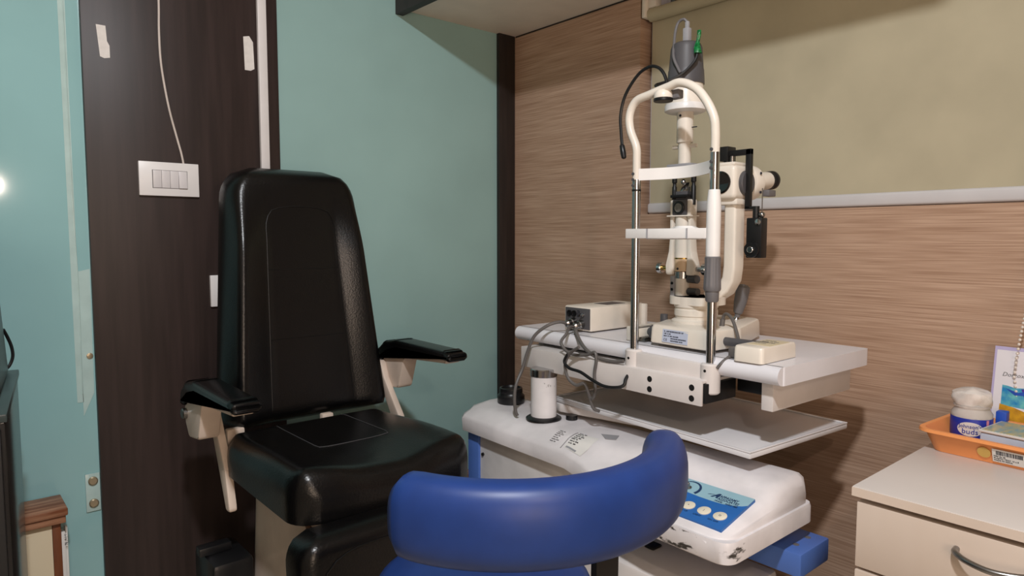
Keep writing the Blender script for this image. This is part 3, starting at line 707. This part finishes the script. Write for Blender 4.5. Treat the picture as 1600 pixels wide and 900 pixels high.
for s_ in (1, -1): obj('tower_pin', G().cyl((TX, TY+s_*.012, 1.376), (TX, TY+s_*.030, 1.376), .0042), 'lamp_cream', SL)
obj('tower_screw', G().cyl((TX-.0184, TY, 1.440), (TX-.0172, TY, 1.440), .0028, n=12).cyl((TX, TY-.016, 1.415), (TX, TY-.030, 1.415), .0012, n=8), 'ink', SL)
obj('tower_flange', G().lathe([(.038, 0), (.0440, .003), (.0440, .014), (.043, .016)], (TX, TY, 1.448), n=40), 'lamp_white', SL)
obj('lamp_cone', G().lathe([(.0425, 0), (.0400, .014), (.0370, .024), (.0365, .048)], (TX, TY, 1.464), n=40), 'lamp_cream', SL)
obj('cone_screw', G().cyl((TX-.0372, TY, 1.500), (TX-.0355, TY, 1.500), .0028, n=12), 'ink', SL)
cap = obj('lamp_cap', G().lathe([(.0385, 0), (.0390, .002), (.0375, .030), (.0365, .032), (.0330, .076), (.030, .084), (.024, .088)], (TX, TY, 1.506), n=40), 'dark_grey', SL)
obj('plug', G().box((TX-.007, TY-.008, 1.592), (TX+.007, TY+.006, 1.626), .002).box((TX-.004, TY-.005, 1.624), (TX+.004, TY+.003, 1.640), .002), 'grey_light', cap)
obj('plug_lead', G().tube([(TX, TY-.001, 1.638), (TX-.004, TY+.006, 1.645), (TX-.006, TY+.018, 1.640), (TX-.010, TY+.022, 1.622), (TX-.022, TY+.016, 1.594), (TX-.040, TY+.004, 1.560), (TX-.041, TY-.008, 1.535), (TX-.040, TY-.014, 1.524)], .0030, 10, 6), 'grey_plastic', cap)
gt_ = G(); lp = []
for j in range(9):
    t_ = j/8; r_ = .0072*(1-.55*t_)*(1+.18*math.sin(7*t_+1))
    lp.append([(TX-.019+r_*math.cos(2*PI*k/10)*(1+.2*math.sin(3*k+j)), TY-.042+.002*math.sin(5*t_)+r_*math.sin(2*PI*k/10), 1.562+.046*t_) for k in range(10)])
obj('tape_wrap', gt_.loft(lp), 'green_tape', cap, label='green tape wrapped around a lead end')
obj('lamp_lead', G().tube([(TX-.019, TY-.042, 1.566), (TX-.026, TY-.039, 1.545), (TX-.044, TY-.022, 1.520), (TX-.062, TY+.000, 1.506), (TX-.085, TY+.012, 1.497), (TX-.100, TY+.0, 1.490), (HX+.012, TY-.030, 1.484)], .0031, 10, 6), 'cable_black', cap)
# microscope arm
ma = G(); mx_ = -.352
path = [(mx_-.02, -1.078, 1.046), (mx_-.01, -1.095, 1.056), (mx_, -1.112, 1.070), (mx_, -1.124, 1.092), (mx_, -1.127, 1.118), (mx_, -1.127, 1.16), (mx_, -1.127, 1.20), (mx_, -1.127, 1.252)]
lp = []
for i, p in enumerate(path):
    a = Vector(path[max(0, i-1)]); b = Vector(path[min(len(path)-1, i+1)]); d = (b-a).normalized(); xx = Vector((1, 0, 0)); xx = (xx-d*xx.dot(d)).normalized(); yy = d.cross(xx)
    lp.append([Vector(p)+xx*q[0]+yy*q[1] for q in rrect(.040, .028, .006, 3)])
obj('microscope_arm', ma.loft(lp), 'lamp_cream', SL)
obj('arm_plate', G().box((mx_-.028, -1.148, 1.248), (mx_+.028, -1.102, 1.261), .003), 'lamp_cream', SL)
hd = obj('microscope_head', G().box((mx_-.040, -1.150, 1.259), (mx_+.040, -1.090, 1.330), .010, 3).box((mx_-.036, -1.146, 1.328), (mx_+.030, -1.096, 1.336), .003), 'lamp_cream', SL)
obj('objective', G().lathe([(.0235, 0), (.0235, .004), (.020, .005), (.0185, .001)], (mx_-.038, -1.117, 1.294), (-1, 0, 0), 32).lathe([(.0195, .0), (.0195, .0032)], (mx_-.0385, -1.117, 1.294), (-1, 0, 0), 32), 'lens', hd)
obj('magnification_knob', G().lathe([(.026, 0), (.026, .008), (.024, .010), (.006, .0105)], (mx_, -1.148, 1.293), (0, -1, 0), 36), 'dark_grey', hd)
bt_ = G().lathe([(.036, 0), (.038, .003), (.038, .030), (.034, .034)], (mx_+.036, -1.120, 1.297), (1, 0, .03), 36)
bin_ = obj('binocular_body', bt_, 'lamp_cream', hd)
for p in ((1.316), (1.276)): obj('body_screw', G().cyl((mx_+.05, -1.1578, p), (mx_+.05, -1.1560, p), .0030, n=12), 'ink', bin_)
for s_ in (0, 1):
    y_ = -1.136+s_*.058; eb = Vector((mx_+.062, y_, 1.300)); ed = Vector((1, -.10, .10)).normalized()
    ep = obj('eyepiece', G().lathe([(.0195, 0), (.0195, .040), (.0185, .046)], eb, ed, 32), 'lamp_cream', hd)
    obj('eyecup', G().lathe([(.0200, 0), (.0205, .004), (.0185, .007), (.0205, .010), (.0205, .018), (.0170, .024), (.013, .020)], eb+ed*.044, ed, 32), 'black_plastic', ep)
obj('light_baffle', G().box((mx_+.068, -1.166, 1.268), (mx_+.098, -1.150, 1.282), .002), 'grey_plastic', hd)
# tonometer arm
to = obj('tonometer_mount', G().box((mx_-.018, -1.118, 1.341), (mx_+.014, -1.096, 1.371), .001).cyl((mx_-.010, -1.112, 1.334), (mx_-.010, -1.112, 1.345), .006), 'black_metal', SL)
obj('tonometer_post', G().cyl((mx_-.01, -1.124, 1.330), (mx_-.01, -1.124, 1.350), .0045), 'steel', to)
ta = G().box((mx_-.012, -1.168, 1.350), (mx_-.002, -1.115, 1.362), .001).box((mx_-.012, -1.168, 1.240), (mx_-.002, -1.156, 1.362), .001).box((mx_-.012, -1.184, 1.238), (mx_-.002, -1.156, 1.244), .001).cyl((mx_-.007, -1.180, 1.218), (mx_-.007, -1.180, 1.244), .0068)
obj('tonometer_arm', ta, 'black_metal', to)
tb = obj('tonometer_body', G().box((mx_-.020, -1.200, 1.138), (mx_+.004, -1.166, 1.220), .002), 'black_metal', to)
obj('tonometer_dial', G().lathe([(.0165, 0), (.0165, .004), (.0155, .006), (.0075, .006)], (mx_-.020, -1.181, 1.155), (-1, 0, 0)), 'black_plastic', tb)
obj('dial_cap', G().lathe([(.0068, 0), (.0068, .004), (.0058, .0048)], (mx_-.0255, -1.181, 1.155), (-1, 0, 0)), 'chrome', tb)
obj('measuring_stud', G().lathe([(.0068, 0), (.0068, .002), (.004, .003)], (mx_-.020, -1.192, 1.211), (-1, 0, 0)), 'chrome', tb)
obj('tonometer_rod', G().cyl((mx_-.007, -1.193, 1.225), (mx_-.007, -1.193, 1.280), .0011, n=8).sphere((mx_-.007, -1.193, 1.226), .0065), 'steel', to)

# ------------------------------------------------------------------ power supply and its cables
PS = thing('power_supply_unit', (-.36, -.79, .95), 'cream lamp power supply box with cable sockets on the white table', 'power supply')
Rz = Matrix.Translation((-.452, -.80, .951)) @ Matrix.Rotation(math.radians(0), 4, 'Z')
obj('case', G().box((-.452, -.812, .953), (-.255, -.722, 1.012), .004), 'lamp_cream', PS)
obj('rear_flange', G().box((-.262, -.822, .953), (-.250, -.715, 1.010), .002), 'lamp_cream', PS)
fp = obj('socket_panel', G().box((-.4535, -.808, .957), (-.450, -.726, 1.008), .001), 'dark_grey', PS)
for y_ in (-.741, -.757): obj('round_socket', G().lathe([(.0075, 0), (.0075, .003), (.006, .003), (.0055, .0005)], (-.4535, y_, .994), (-1, 0, 0)), 'black_plastic', fp)
obj('toggle', G().lathe([(.004, 0), (.004, .004), (.0022, .005), (.003, .014)], (-.4535, -.787, .992), (-1, 0, 0)), 'chrome', fp)
for y_, z_ in ((-.757, .974), (-.783, .970)): obj('connector', G().lathe([(.0100, 0), (.0100, .012), (.0078, .014), (.0085, .026), (.0050, .030)], (-.4535, y_, z_), (-1, .0, -.12)), 'steel', fp)
for k in range(5): text('socket_caption', ('FUSE', 'LAMP', '6V 20W', 'AC IN', 'OFF')[k], (-.4538, -.766+.0, 1.000-.0035*k), (0, -1, 0), (0, 0, 1), .004, 'ink', fp)
obj('vent_label', G().box((-.37, -.79, 1.012), (-.30, -.745, 1.0126)), 'dark_grey', PS, label='dark plate on top')
obj('foot', G().box((-.44, -.80, .95), (-.43, -.79, .954)).box((-.275, -.80, .95), (-.265, -.79, .954)).box((-.44, -.74, .95), (-.43, -.73, .954)).box((-.275, -.74, .95), (-.265, -.73, .954)), 'black_plastic', PS)
def cable(pts, r, m, label):
    return tag(obj('cable', G().tube(pts, r, 10, 8), m), label, 'cable', None)
cable([(-.480, -.757, .971), (-.500, -.752, .976), (-.525, -.737, .968), (-.545, -.712, .942), (-.555, -.697, .90), (-.565, -.690, .86), (-.585, -.690, .824), (-.592, -.692, .790), (-.590, -.694, .760), (-.586, -.696, .7495)], .0040, 'cable_grey', 'grey cable from the power supply arching down beside the white column')
cable([(-.480, -.783, .966), (-.505, -.790, .966), (-.530, -.805, .955), (-.550, -.808, .938), (-.552, -.828, .920), (-.552, -.858, .915), (-.552, -.893, .920), (-.552, -.914, .928), (-.553, -.920, .912), (-.553, -.915, .880), (-.552, -.917, .843), (-.548, -.903, .822), (-.548, -.888, .842)], .0036, 'cable_grey', 'grey cable looping over the table edge and hanging to the tray')
cable([(-.480, -.787, .963), (-.505, -.812, .960), (-.525, -.845, .942), (-.545, -.885, .928), (-.548, -.919, .917), (-.548, -.961, .914), (-.545, -.990, .918)], .0042, 'cable_grey', 'grey cable running along the table edge to the left head rest clamp')
cable([(-.571, -.850, .918), (-.573, -.842, .900), (-.574, -.858, .888), (-.574, -.893, .884), (-.574, -.928, .872), (-.574, -.962, .864), (-.570, -.993, .866), (-.562, -1.006, .872), (-.556, -1.006, .884), (-.540, -1.004, .896)], .0036, 'cable_black', 'black cable curving beneath the table edge into the left head rest clamp')
cable([(-.570, -.884, .938), (-.569, -.855, .920), (-.569, -.840, .892), (-.567, -.848, .863), (-.564, -.870, .850), (-.560, -.892, .856), (-.552, -.898, .832), (-.540, -.900, .800), (-.525, -.905, .7905)], .0036, 'cable_grey', 'grey cable loop tied up below the power supply')

# ------------------------------------------------------------------ blue stool
SC = Vector((-1.034, -1.185, 0)); RT = Vector((math.cos(YAW), -math.sin(YAW), 0)); FW = Vector((math.sin(YAW), math.cos(YAW), 0))
stool = thing('operator_stool', SC, 'blue padded operator stool with curved back band in front of the instrument stand', 'stool')
lp = []
NA = 40
for k in range(NA+1):
    t_ = k/NA; a = math.radians(236+124*t_)
    e = min(t_, 1-t_)*NA*.245*2.16/NA
    edge = min(1, e/.022); q = math.sqrt(max(0, 1-(1-edge)**2)); q = .74+.26*q
    R0 = .222; hh = .0505*q; tt = .027*q
    # rounded section: slightly fuller outside
    ring = []
    for m_ in range(32):
        b = 2*PI*m_/32; n_e = 2/2.7
        px = tt*1.15*math.copysign(abs(math.cos(b))**n_e, math.cos(b)); pz = hh*math.copysign(abs(math.sin(b))**n_e, math.sin(b))
        rr = R0+px
        ring.append(SC+RT*(rr*math.cos(a))+FW*(rr*math.sin(a))+Vector((0, 0, .8585+pz)))
    lp.append(ring)
obj('back_band', G().loft(lp), 'blue_vinyl', stool, 70)
obj('seat_pad', G().lathe([(.140, 0), (.156, .012), (.160, .030), (.155, .048), (.140, .058), (.08, .062)], (SC.x-.026, SC.y+.022, .635), n=48), 'blue_vinyl', stool, 60)
am = math.radians(303); bdir = RT*math.cos(am)+FW*math.sin(am); sd = Vector((-bdir.y, bdir.x, 0))
pt = G()
def post(r0, r1, z0, z1, w_):
    return [SC+bdir*r0-sd*w_+ZU*z0, SC+bdir*r0+sd*w_+ZU*z0, SC+bdir*r1+sd*w_+ZU*z1, SC+bdir*r1-sd*w_+ZU*z1]
pt.loft([[SC+bdir*(r-.005)-sd*.017+ZU*z, SC+bdir*(r-.005)+sd*.017+ZU*z, SC+bdir*(r+.005)+sd*.017+ZU*z, SC+bdir*(r+.005)-sd*.017+ZU*z] for r, z in ((.05, .620), (.14, .618), (.19, .622), (.208, .64), (.213, .68), (.215, .83))])
obj('back_post', pt, 'black_metal', stool)
obj('gas_column', G().cyl((SC.x, SC.y, .06), (SC.x, SC.y, .40), .028).cyl((SC.x, SC.y, .40), (SC.x, SC.y, .635), .018).box((SC.x-.08, SC.y-.08, .620), (SC.x+.08, SC.y+.08, .636), .004), 'black_metal', stool)
for k in range(5):
    a = 2*PI*k/5+.4; d = Vector((math.cos(a), math.sin(a), 0)); s_ = Vector((-d.y, d.x, 0))
    lgm = obj('base_leg', G().loft([[SC+d*r-s_*w_+ZU*z0, SC+d*r+s_*w_+ZU*z0, SC+d*r+s_*w_*.8+ZU*z1, SC+d*r-s_*w_*.8+ZU*z1] for r, w_, z0, z1 in ((.02, .022, .055, .10), (.15, .018, .055, .085), (.24, .014, .055, .075))]), 'black_plastic', stool)
    obj('castor', G().cyl(SC+d*.225-s_*.018+ZU*.026, SC+d*.225+s_*.018+ZU*.026, .026, bev=.004).cyl(SC+d*.225+ZU*.03, SC+d*.225+ZU*.058, .007), 'black_plastic', lgm)

# ------------------------------------------------------------------ drawer cabinet on the right
CY0, CY1 = -1.468, -2.08
cb = thing('drawer_cabinet', (-.27, (CY0+CY1)/2, 0), 'cream laminate drawer cabinet with bow handles against the wood wall', 'cabinet')
obj('carcass', G().box((-.515, CY1, .04), (-.004, CY0-.002, .762)), 'cab', cb)
obj('worktop', G().box((-.540, CY1-.004, .764), (-.003, CY0+.004, .780), .0015), ['cab_top'], cb)
obj('edge_strip', G().box((-.5412, CY1-.004, .7645), (-.5398, CY0+.004, .7785)), 'cab', cb)
obj('plinth', G().box((-.49, CY1+.01, 0), (-.01, CY0-.01, .04)), 'dark_trim', cb)
zs = [.756, .643, .400, .160]
for k in range(3):
    dr = obj('drawer_front', G().box((-.535, CY1+.002, zs[k+1]+.004), (-.516, CY0-.002, zs[k]-.001), .002), 'cab', cb)
    zc = zs[k]-.030 if k == 0 else zs[k]-.06
    y0, y1 = -1.612, -1.712
    hp = [(-.535, y0, zc), (-.548, y0-.002, zc-.001), (-.560, y0-.020, zc-.004), (-.566, (y0+y1)/2, zc-.006), (-.560, y1+.020, zc-.004), (-.548, y1+.002, zc-.001), (-.535, y1, zc)]
    obj('handle', G().tube(hp, .0045, 12, 6), 'steel', dr, label='dark chrome bow handle')
# orange plastic tray
OT = Matrix.Translation((-.166, -1.593, .7805)) @ Matrix.Rotation(math.radians(-4), 4, 'Z')
ow = G(); lp = []
def orr(w_, h_, r, z): return [OT @ Vector((x, y, z)) for x, y in rrect(w_, h_, r, 5)]
ow.loft([orr(.150, .215, .018, 0), orr(.152, .217, .018, .002), orr(.180, .246, .024, .038), orr(.194, .260, .028, .040), orr(.196, .262, .028, .037), orr(.194, .260, .028, .0425), orr(.178, .244, .024, .0425), orr(.174, .240, .022, .038), orr(.147, .212, .016, .004)])
otr = tag(obj('plastic_tray', ow, 'orange', sharp=60), 'orange plastic tray holding small items on the cabinet top', 'tray')
def oside(y, z): # point on the outside of the tray's front wall
    return OT @ Vector((-.0762-.0145*(z/.038)-.0008, y, z))
oy = (OT.to_3x3() @ Vector((0, -1, 0))); oz = (oside(0, .04)-oside(0, .0)).normalized(); ox = oy.cross(oz)
obj('round_sticker', G().cyl(oside(.019, .019)-ox*.0006, oside(.019, .019)+ox*.0008, .0105), 'olive_dot', otr, label='olive round sticker')
bc = obj('barcode_sticker', G().sheet(oside(.006, .006), oy, oz, .052, .026, .0008), 'label_white', otr, label='white barcode sticker')
bg = G(); x_ = .006
while x_ < .046:
    w_ = random.choice((.0006, .0010, .0016)); bg.sheet(oside(.006, .020)+oy*x_+ox*.0008, oy, oz, w_, .008, .0003); x_ += w_+random.choice((.0006, .0012))
obj('barcode', bg, 'ink', bc)
for k in range(3): text('print', ('MRP Rs 45', 'PLASTIC TRAY 10 x 8', 'MADE IN INDIA')[k], oside(.004, .016-.0038*k)+ox*.0009, oy, oz, .004, 'ink', bc)
# jar of cotton buds
JP = (-.128, -1.515)
jar = thing('cotton_bud_jar', (*JP, .785), 'clear jar with royal blue label and bagged cotton buds in the orange tray', 'jar')
JR = .0345
obj('jar_body', G().lathe([(JR-.002, 0), (JR, .003), (JR, .050), (JR, .056), (JR-.005, .064), (JR-.005, .068), (JR-.003, .0685), (JR-.003, .073), (JR-.005, .0735), (JR-.005, .078)], (*JP, .785), n=36), 'clear', jar)
obj('cotton_buds', G().lathe([(JR-.006, 0), (JR-.004, .01), (JR-.004, .050), (JR-.008, .068), (.016, .074)], (*JP, .788), n=24), 'cotton', jar)
obj('jar_label', G().lathe([(JR+.0003, 0), (JR+.0006, .0005), (JR+.0006, .0415), (JR+.0003, .042)], (*JP, .792), n=48, cap=False), 'royal', jar, label='royal blue wrap label')
jd = (Vector((CAM.x, CAM.y, 0))-Vector((*JP, 0))).normalized(); jx = Vector((-jd.y, jd.x, 0))
def jp(a, z, r=JR+.0009): return Vector((*JP, 0))+(jd*math.cos(a)+jx*math.sin(a))*r+Vector((0, 0, z))
og = G(); og.loft([[jp(.62*math.cos(t)*s-.05, .8145+.0135*math.sin(t)*s, JR+.0010) for t in [2*PI*k/28 for k in range(28)]] for s in (1.0, .6, .2)])
ov = obj('label_oval', og, 'label_white', jar, label='white oval on the label')
sg = G(); sg.loft([[jp(a, z, JR+.0009) for a in (.74, .90)] for z in (.793, .833)], cap=False, closed=False)
obj('label_stripe', sg, 'pink', jar)
def curved_text(name, body, a0, z, size, m, parent):
    t = text(name, body, (0, 0, 0), (1, 0, 0), (0, 1, 0), size, m, parent, 'CENTER')
    org = origin_of(parent)
    for v in t.data.vertices:
        p = v.co+org; v.co = jp(a0+p.x/JR, z+p.y, JR+.0013+p.z)-org
    return t
curved_text('label_text', "Johnson's", -.05, .8165, .0098, 'royal', jar)
curved_text('label_text', 'buds', -.05, .8055, .0140, 'royal', jar)
bgm = G(); lp = []
for j in range(9):
    t_ = j/8
    ring = []
    for k in range(30):
        a = 2*PI*k/30; r = (JR-.004+.003*math.sin(PI*t_)+.0016*math.sin(3*a+4*t_)+.0010*math.sin(8*a-6*t_))*(1 if t_ < .75 else math.sqrt(max(.02, 1-((t_-.75)/.25)**2)))
        ring.append(Vector((JP[0]+r*math.cos(a), JP[1]+r*math.sin(a), .858+.030*t_+.0025*math.sin(2*a+1)*t_)))
    lp.append(ring)
obj('plastic_bag', bgm.loft(lp), 'bag', jar, label='crumpled clear plastic bag of buds')
# picture tin
TN = Matrix.Translation((-.150, -1.625, .785)) @ Matrix.Rotation(math.radians(-6), 4, 'Z')
tin = thing('picture_tin', TN.translation, 'pale blue flat tin with landscape lid in the orange tray', 'tin')
obj('tin_body', G().box((-.05, -.075, 0), (.05, .075, .036), .005, M4=TN), 'tin_side', tin)
obj('tin_rim', G().box((-.052, -.077, .036), (.052, .077, .0405), .003, M4=TN), 'label_white', tin)
obj('lid_picture', G().box((-.047, -.072, .0405), (.047, .072, .0412), M4=TN), 'tin_picture', tin)
# little blue box tucked behind the jar
tag(obj('small_box', G().box((-.088, -1.562, .785), (-.066, -1.556+.012, .842), .002), ['print_blue']), 'small blue carton squeezed between the jar and the leaflet', 'box')
# leaflet standing against the wall
LF = Vector((-.052, -1.523, .786)); ldir = Vector((-.05, -1, 0)).normalized(); lup = Vector((.16, 0, 1)).normalized(); lno = ldir.cross(lup)
leaf = thing('leaflet', LF, 'white medicine leaflet with lilac edge and sea picture behind the orange tray', 'leaflet')
def lf(a, b, e=0): return LF+ldir*a+lup*b+lno*e
obj('card', G().prism([lf(0, 0), lf(.15, 0), lf(.15, .178), lf(0, .178)], lno*.0012), 'paper', leaf)
obj('card_edge', G().sheet(lf(0, .171, .0012), ldir, lup, .15, .007, .0002).sheet(lf(0, .0, .0012), ldir, lup, .004, .171, .0002), 'lilac', leaf)
def lpoly(P, e): return [lf(a, b, e) for a, b in P]
obj('picture_sea', G().prism(lpoly([(.018, .062), (.018, .102), (.028, .101), (.04, .098), (.06, .101), (.14, .100), (.14, .055)], .0012), lno*.0002), 'sea', leaf)
obj('picture_sand', G().prism(lpoly([(.016, .0), (.016, .064), (.04, .060), (.066, .052), (.14, .050), (.14, .0)], .0014), lno*.0002), 'sand', leaf)
obj('picture_sail', G().prism(lpoly([(.050, .098), (.070, .100), (.085, .066), (.060, .070)], .0016), lno*.0002), 'print_violet', leaf)
obj('picture_wave', G().prism(lpoly([(.024, .096), (.045, .090), (.058, .094), (.085, .120), (.14, .130), (.14, .112), (.085, .100), (.060, .086), (.04, .084)], .0018), lno*.0002), 'print_blue', leaf)
obj('picture_weed', G().prism(lpoly([(.020, .022), (.040, .030), (.056, .026), (.066, .036), (.072, .030), (.062, .020), (.040, .018)], .0018), lno*.0002), 'print_blue', leaf)
text('title', 'Dorzox', lf(.016, .1195, .0014), ldir, lup, .0115, 'ink_grey', leaf, shear=.25)
text('title', 'Olop', lf(.060, .158, .0014), ldir, lup, .013, 'ink', leaf)
text('small_print', 'eye drops', lf(.064, .146, .0014), ldir, lup, .008, 'ink_grey', leaf)

# ------------------------------------------------------------------ roller blind in the window recess
RB = thing('roller_blind', (.05, -1.4, 1.26), 'olive fabric roller blind pulled down over the window above the table', 'blind')
obj('blind_tube', G().cyl((.015, -.612, 1.838), (.015, -2.235, 1.838), .0195), 'blind', RB)
obj('blind_fabric', G().box((.0335, -2.22, 1.282), (.0345, -.622+.018, 1.838)), 'blind', RB)
obj('bottom_rail', G().box((.0235, -2.225, 1.2525), (.0435, -.600, 1.2840), .007, 3), 'rail', RB)
bk = obj('tube_bracket', G().box((-.010, -.611, 1.828), (.045, -.596, 1.892), .004).box((.0, -.64, 1.855), (.03, -.611, 1.895), .004), 'lamp_cream', RB)
chn = G()
pts = [(-.036, -1.600, 1.20), (-.038, -1.585, 1.10), (-.040, -1.572, 1.03), (-.040, -1.566, .98), (-.040, -1.562, .943), (-.040, -1.560, .905), (-.040, -1.566, .868), (-.040, -1.579, .845), (-.040, -1.598, .836), (-.040, -1.617, .846), (-.040, -1.63, .88), (-.040, -1.636, .95), (-.038, -1.634, 1.2), (.0, -1.63, 1.84)]
P = [Vector(p) for p in pts]
for a, b in [(Vector((.0, -1.61, 1.84)), P[0])]+list(zip(P[:-1], P[1:])):
    n = max(1, int((b-a).length/.0078))
    for k in range(n): chn.sphere(a.lerp(b, k/n), .0029, n=8)
obj('bead_chain', chn, 'bead', RB, label='pearly bead pull chain')

# ------------------------------------------------------------------ things on the back wall
def switch(lo, hi, n, label, cat='switch'):
    s_ = thing('switch_plate', ((lo[0]+hi[0])/2, -.013, lo[1]), label, cat)
    obj('plate', G().prism([(lo[0], -.012, lo[1]), (hi[0], -.012, lo[1]), (hi[0], -.012, hi[1]), (lo[0], -.012, hi[1])], (0, -.010, 0), .0015), 'white_plastic', s_)
    W = (hi[0]-lo[0]); H_ = hi[1]-lo[1]; a, b = lo[0]+W*.22, hi[0]-W*.21; z0, z1 = lo[1]+H_*.24, hi[1]-H_*.25
    obj('rocker_frame', G().box((a-.0012, -.0226, z0-.0012), (b+.0012, -.0215, z1+.0012)), 'grey_plastic', s_)
    for k in range(n):
        xa, xb = a+(b-a)*k/n, a+(b-a)*(k+1)/n; out = .003 if k == n-1 else 0
        obj('rocker', G().prism([(xa+.0004, -.022, z0), (xa+.0004, -.0235-out, z0), (xa+.0004, -.0255+out*.4, z1), (xa+.0004, -.022, z1)], (xb-xa-.0008, 0, 0), .0002), 'white_rocker', s_)
    return s_
switch((-1.2435, 1.285), (-1.1025, 1.370), 4, 'white four-rocker switch plate on the dark panel')
switch((-1.082, .995), (-.96, 1.079), 3, 'white switch plate half hidden behind the black chair back')
tag(obj('wire', G().tube([(-1.185, -.015, 2.3), (-1.183, -.015, 1.95), (-1.182, -.015, 1.775), (-1.184, -.016, 1.70), (-1.183, -.016, 1.63), (-1.177, -.016, 1.57), (-1.166, -.016, 1.50), (-1.150, -.016, 1.43), (-1.142, -.017, 1.395), (-1.138, -.018, 1.369)], .0027, 8, 6), 'wire_white'), 'thin off-white wire running down to the four-rocker switch plate', 'wire')
tag(obj('cable_trunking', G().box((-.938, -.026, 1.05), (-.914, -.0123, H-.02), .002), 'trunking'), 'white vertical cable trunking on the dark panel above the chair', 'trunking')
def tape(P, m, label, th=.0006, y=-.0122):
    return tag(obj('tape_strip', G().prism([(x, y, z) for x, z in P], (0, -th, 0)), m), label, 'tape')
tape([(-1.321, 1.686), (-1.301, 1.686), (-1.299, 1.650), (-1.294, 1.640), (-1.294, 1.612), (-1.306, 1.609), (-1.315, 1.612)], 'tape', 'torn white tape strip left of the wire on the dark panel')
tape([(-.974, 1.722), (-.958, 1.726), (-.948, 1.711), (-.946, 1.640), (-.956, 1.634), (-.972, 1.634)], 'tape', 'torn white tape strip beside the white trunking')
# clear tape down the edge of the teal panel, with its curled strip
g = G()
g.prism([(-1.396, .0036, 2.3), (-1.380, .0036, 2.3), (-1.379, .0036, .78), (-1.392, .0036, .78)], (0, -.0008, 0))
g.tube([(-1.385, .003, 2.3), (-1.384, .003, 1.7), (-1.383, .003, 1.3), (-1.379, .003, 1.05), (-1.381, .003, .80)], .0016, 6, 4)
tag(obj('tape_strip', g, 'clear_tape'), 'long clear tape strip along the edge of the teal wall panel', 'tape')
tape([(-1.380, 1.098), (-1.354, 1.104), (-1.356, .80), (-1.380, .745)], 'clear_tape', 'short wide clear tape patch low on the teal panel edge', .0008, .0036)
hg = thing('hinge_plate', (-1.367, 0, .50), 'pale plate with two round screws low on the teal panel', 'hinge plate')
obj('plate', G().box((-1.384, -.0005, .505), (-1.353, .0036, .60), .001), 'clear_tape', hg)
for z_ in (.582, .526): obj('screw', G().lathe([(.0105, 0), (.0105, .004), (.008, .006)], (-1.368, -.0005, z_), (0, -1, 0)), 'screw', hg)
tag(obj('wall_screw', G().lathe([(.007, 0), (.007, .003), (.004, .004)], (-1.362, .0030, .892), (0, -1, 0)), 'screw'), 'single yellowish screw above the pale hinge plate', 'screw')

# ------------------------------------------------------------------ left foreground furniture
wc = thing('wooden_cupboard', (-1.49, -.06, 0), 'low reddish wood cupboard with cream veined door below the teal panel', 'cupboard')
obj('ledge', G().box((-1.62, -.112, .548), (-1.436, -.002, .566), .003).box((-1.62, -.106, .530), (-1.440, -.002, .548), .002), 'brown_wood', wc)
obj('carcass', G().box((-1.62, -.085, 0), (-1.448, -.002, .530)), 'brown_post', wc)
obj('door_panel', G().box((-1.62, -.092, .02), (-1.466, -.0855, .528), .001), 'marble', wc, label='cream door panel with orange veins')
obj('stile', G().box((-1.4655, -.094, 0), (-1.450, -.0855, .530), .001), 'brown_post', wc)
st = tag(obj('paper_strip', G().box((-1.449, -.080, .20), (-1.440, -.060, .500), .0005), 'label_white'), 'white strip with small black letters beside the wooden cupboard', 'paper strip')
text('print', 'o-I o  RI', (-1.4415, -.0808, .495), (0, 0, -1), (1, 0, 0), .008, 'ink', st)
tag(obj('paper_strip', G().box((-1.4385, -.066, .16), (-1.4335, -.050, .507), .0005), 'label_white'), 'narrow blank white strip right of the lettered strip', 'paper strip')
lc = thing('black_cabinet', (-1.75, -.53, 0), 'black glossy cabinet at the left edge of the room', 'cabinet')
BM = Matrix.Translation((-1.534, -.335, 0)) @ Matrix.Rotation(math.radians(-7.0), 4, 'Z')
obj('carcass', G().box((-.45, -.395, 0), (0, 0, .918), .002, M4=BM), 'cabinet_black', lc)
obj('top_board', G().box((-.45, -.398, .918), (.003, .0, .930), .002, M4=BM), 'case', lc)
obj('door', G().box((-.44, -.405, .03), (-.005, -.396, .91), .002, M4=BM), 'black_metal', lc)
CM = Matrix.Translation((-1.549, -.365, 0)) @ Matrix.Rotation(math.radians(-7.0), 4, 'Z')
ec = thing('equipment_case', (-1.75, -.5, .93), 'dark grey equipment case standing on the black cabinet', 'case')
obj('case_body', G().prism([CM @ Vector(p) for p in ((-.35, 0, .931), (.0, 0, .931), (-.014, 0, 1.19), (-.35, 0, 1.19))], (-.040, -.33, 0), .006), 'case', ec)
obj('case_foot', G().box((-.33, -.05, .930), (-.30, -.02, .932), M4=CM), 'black_plastic', ec)
tag(obj('cable', G().tube([(-1.553, -.352, 1.01), (-1.547, -.345, .995), (-1.541, -.340, .975), (-1.540, -.340, .955), (-1.548, -.345, .9375), (-1.562, -.36, .9335)], .0028, 8, 6), 'cable_black'), 'thin black cable hanging beside the dark equipment case', 'cable')
# low wooden block by the teal wall behind the stand
tag(obj('wooden_block', G().box((-.25, -.05, 0), (-.17, -.002, .352), .004), 'brown_wood'), 'small brown wooden block against the teal wall behind the stand', 'block')
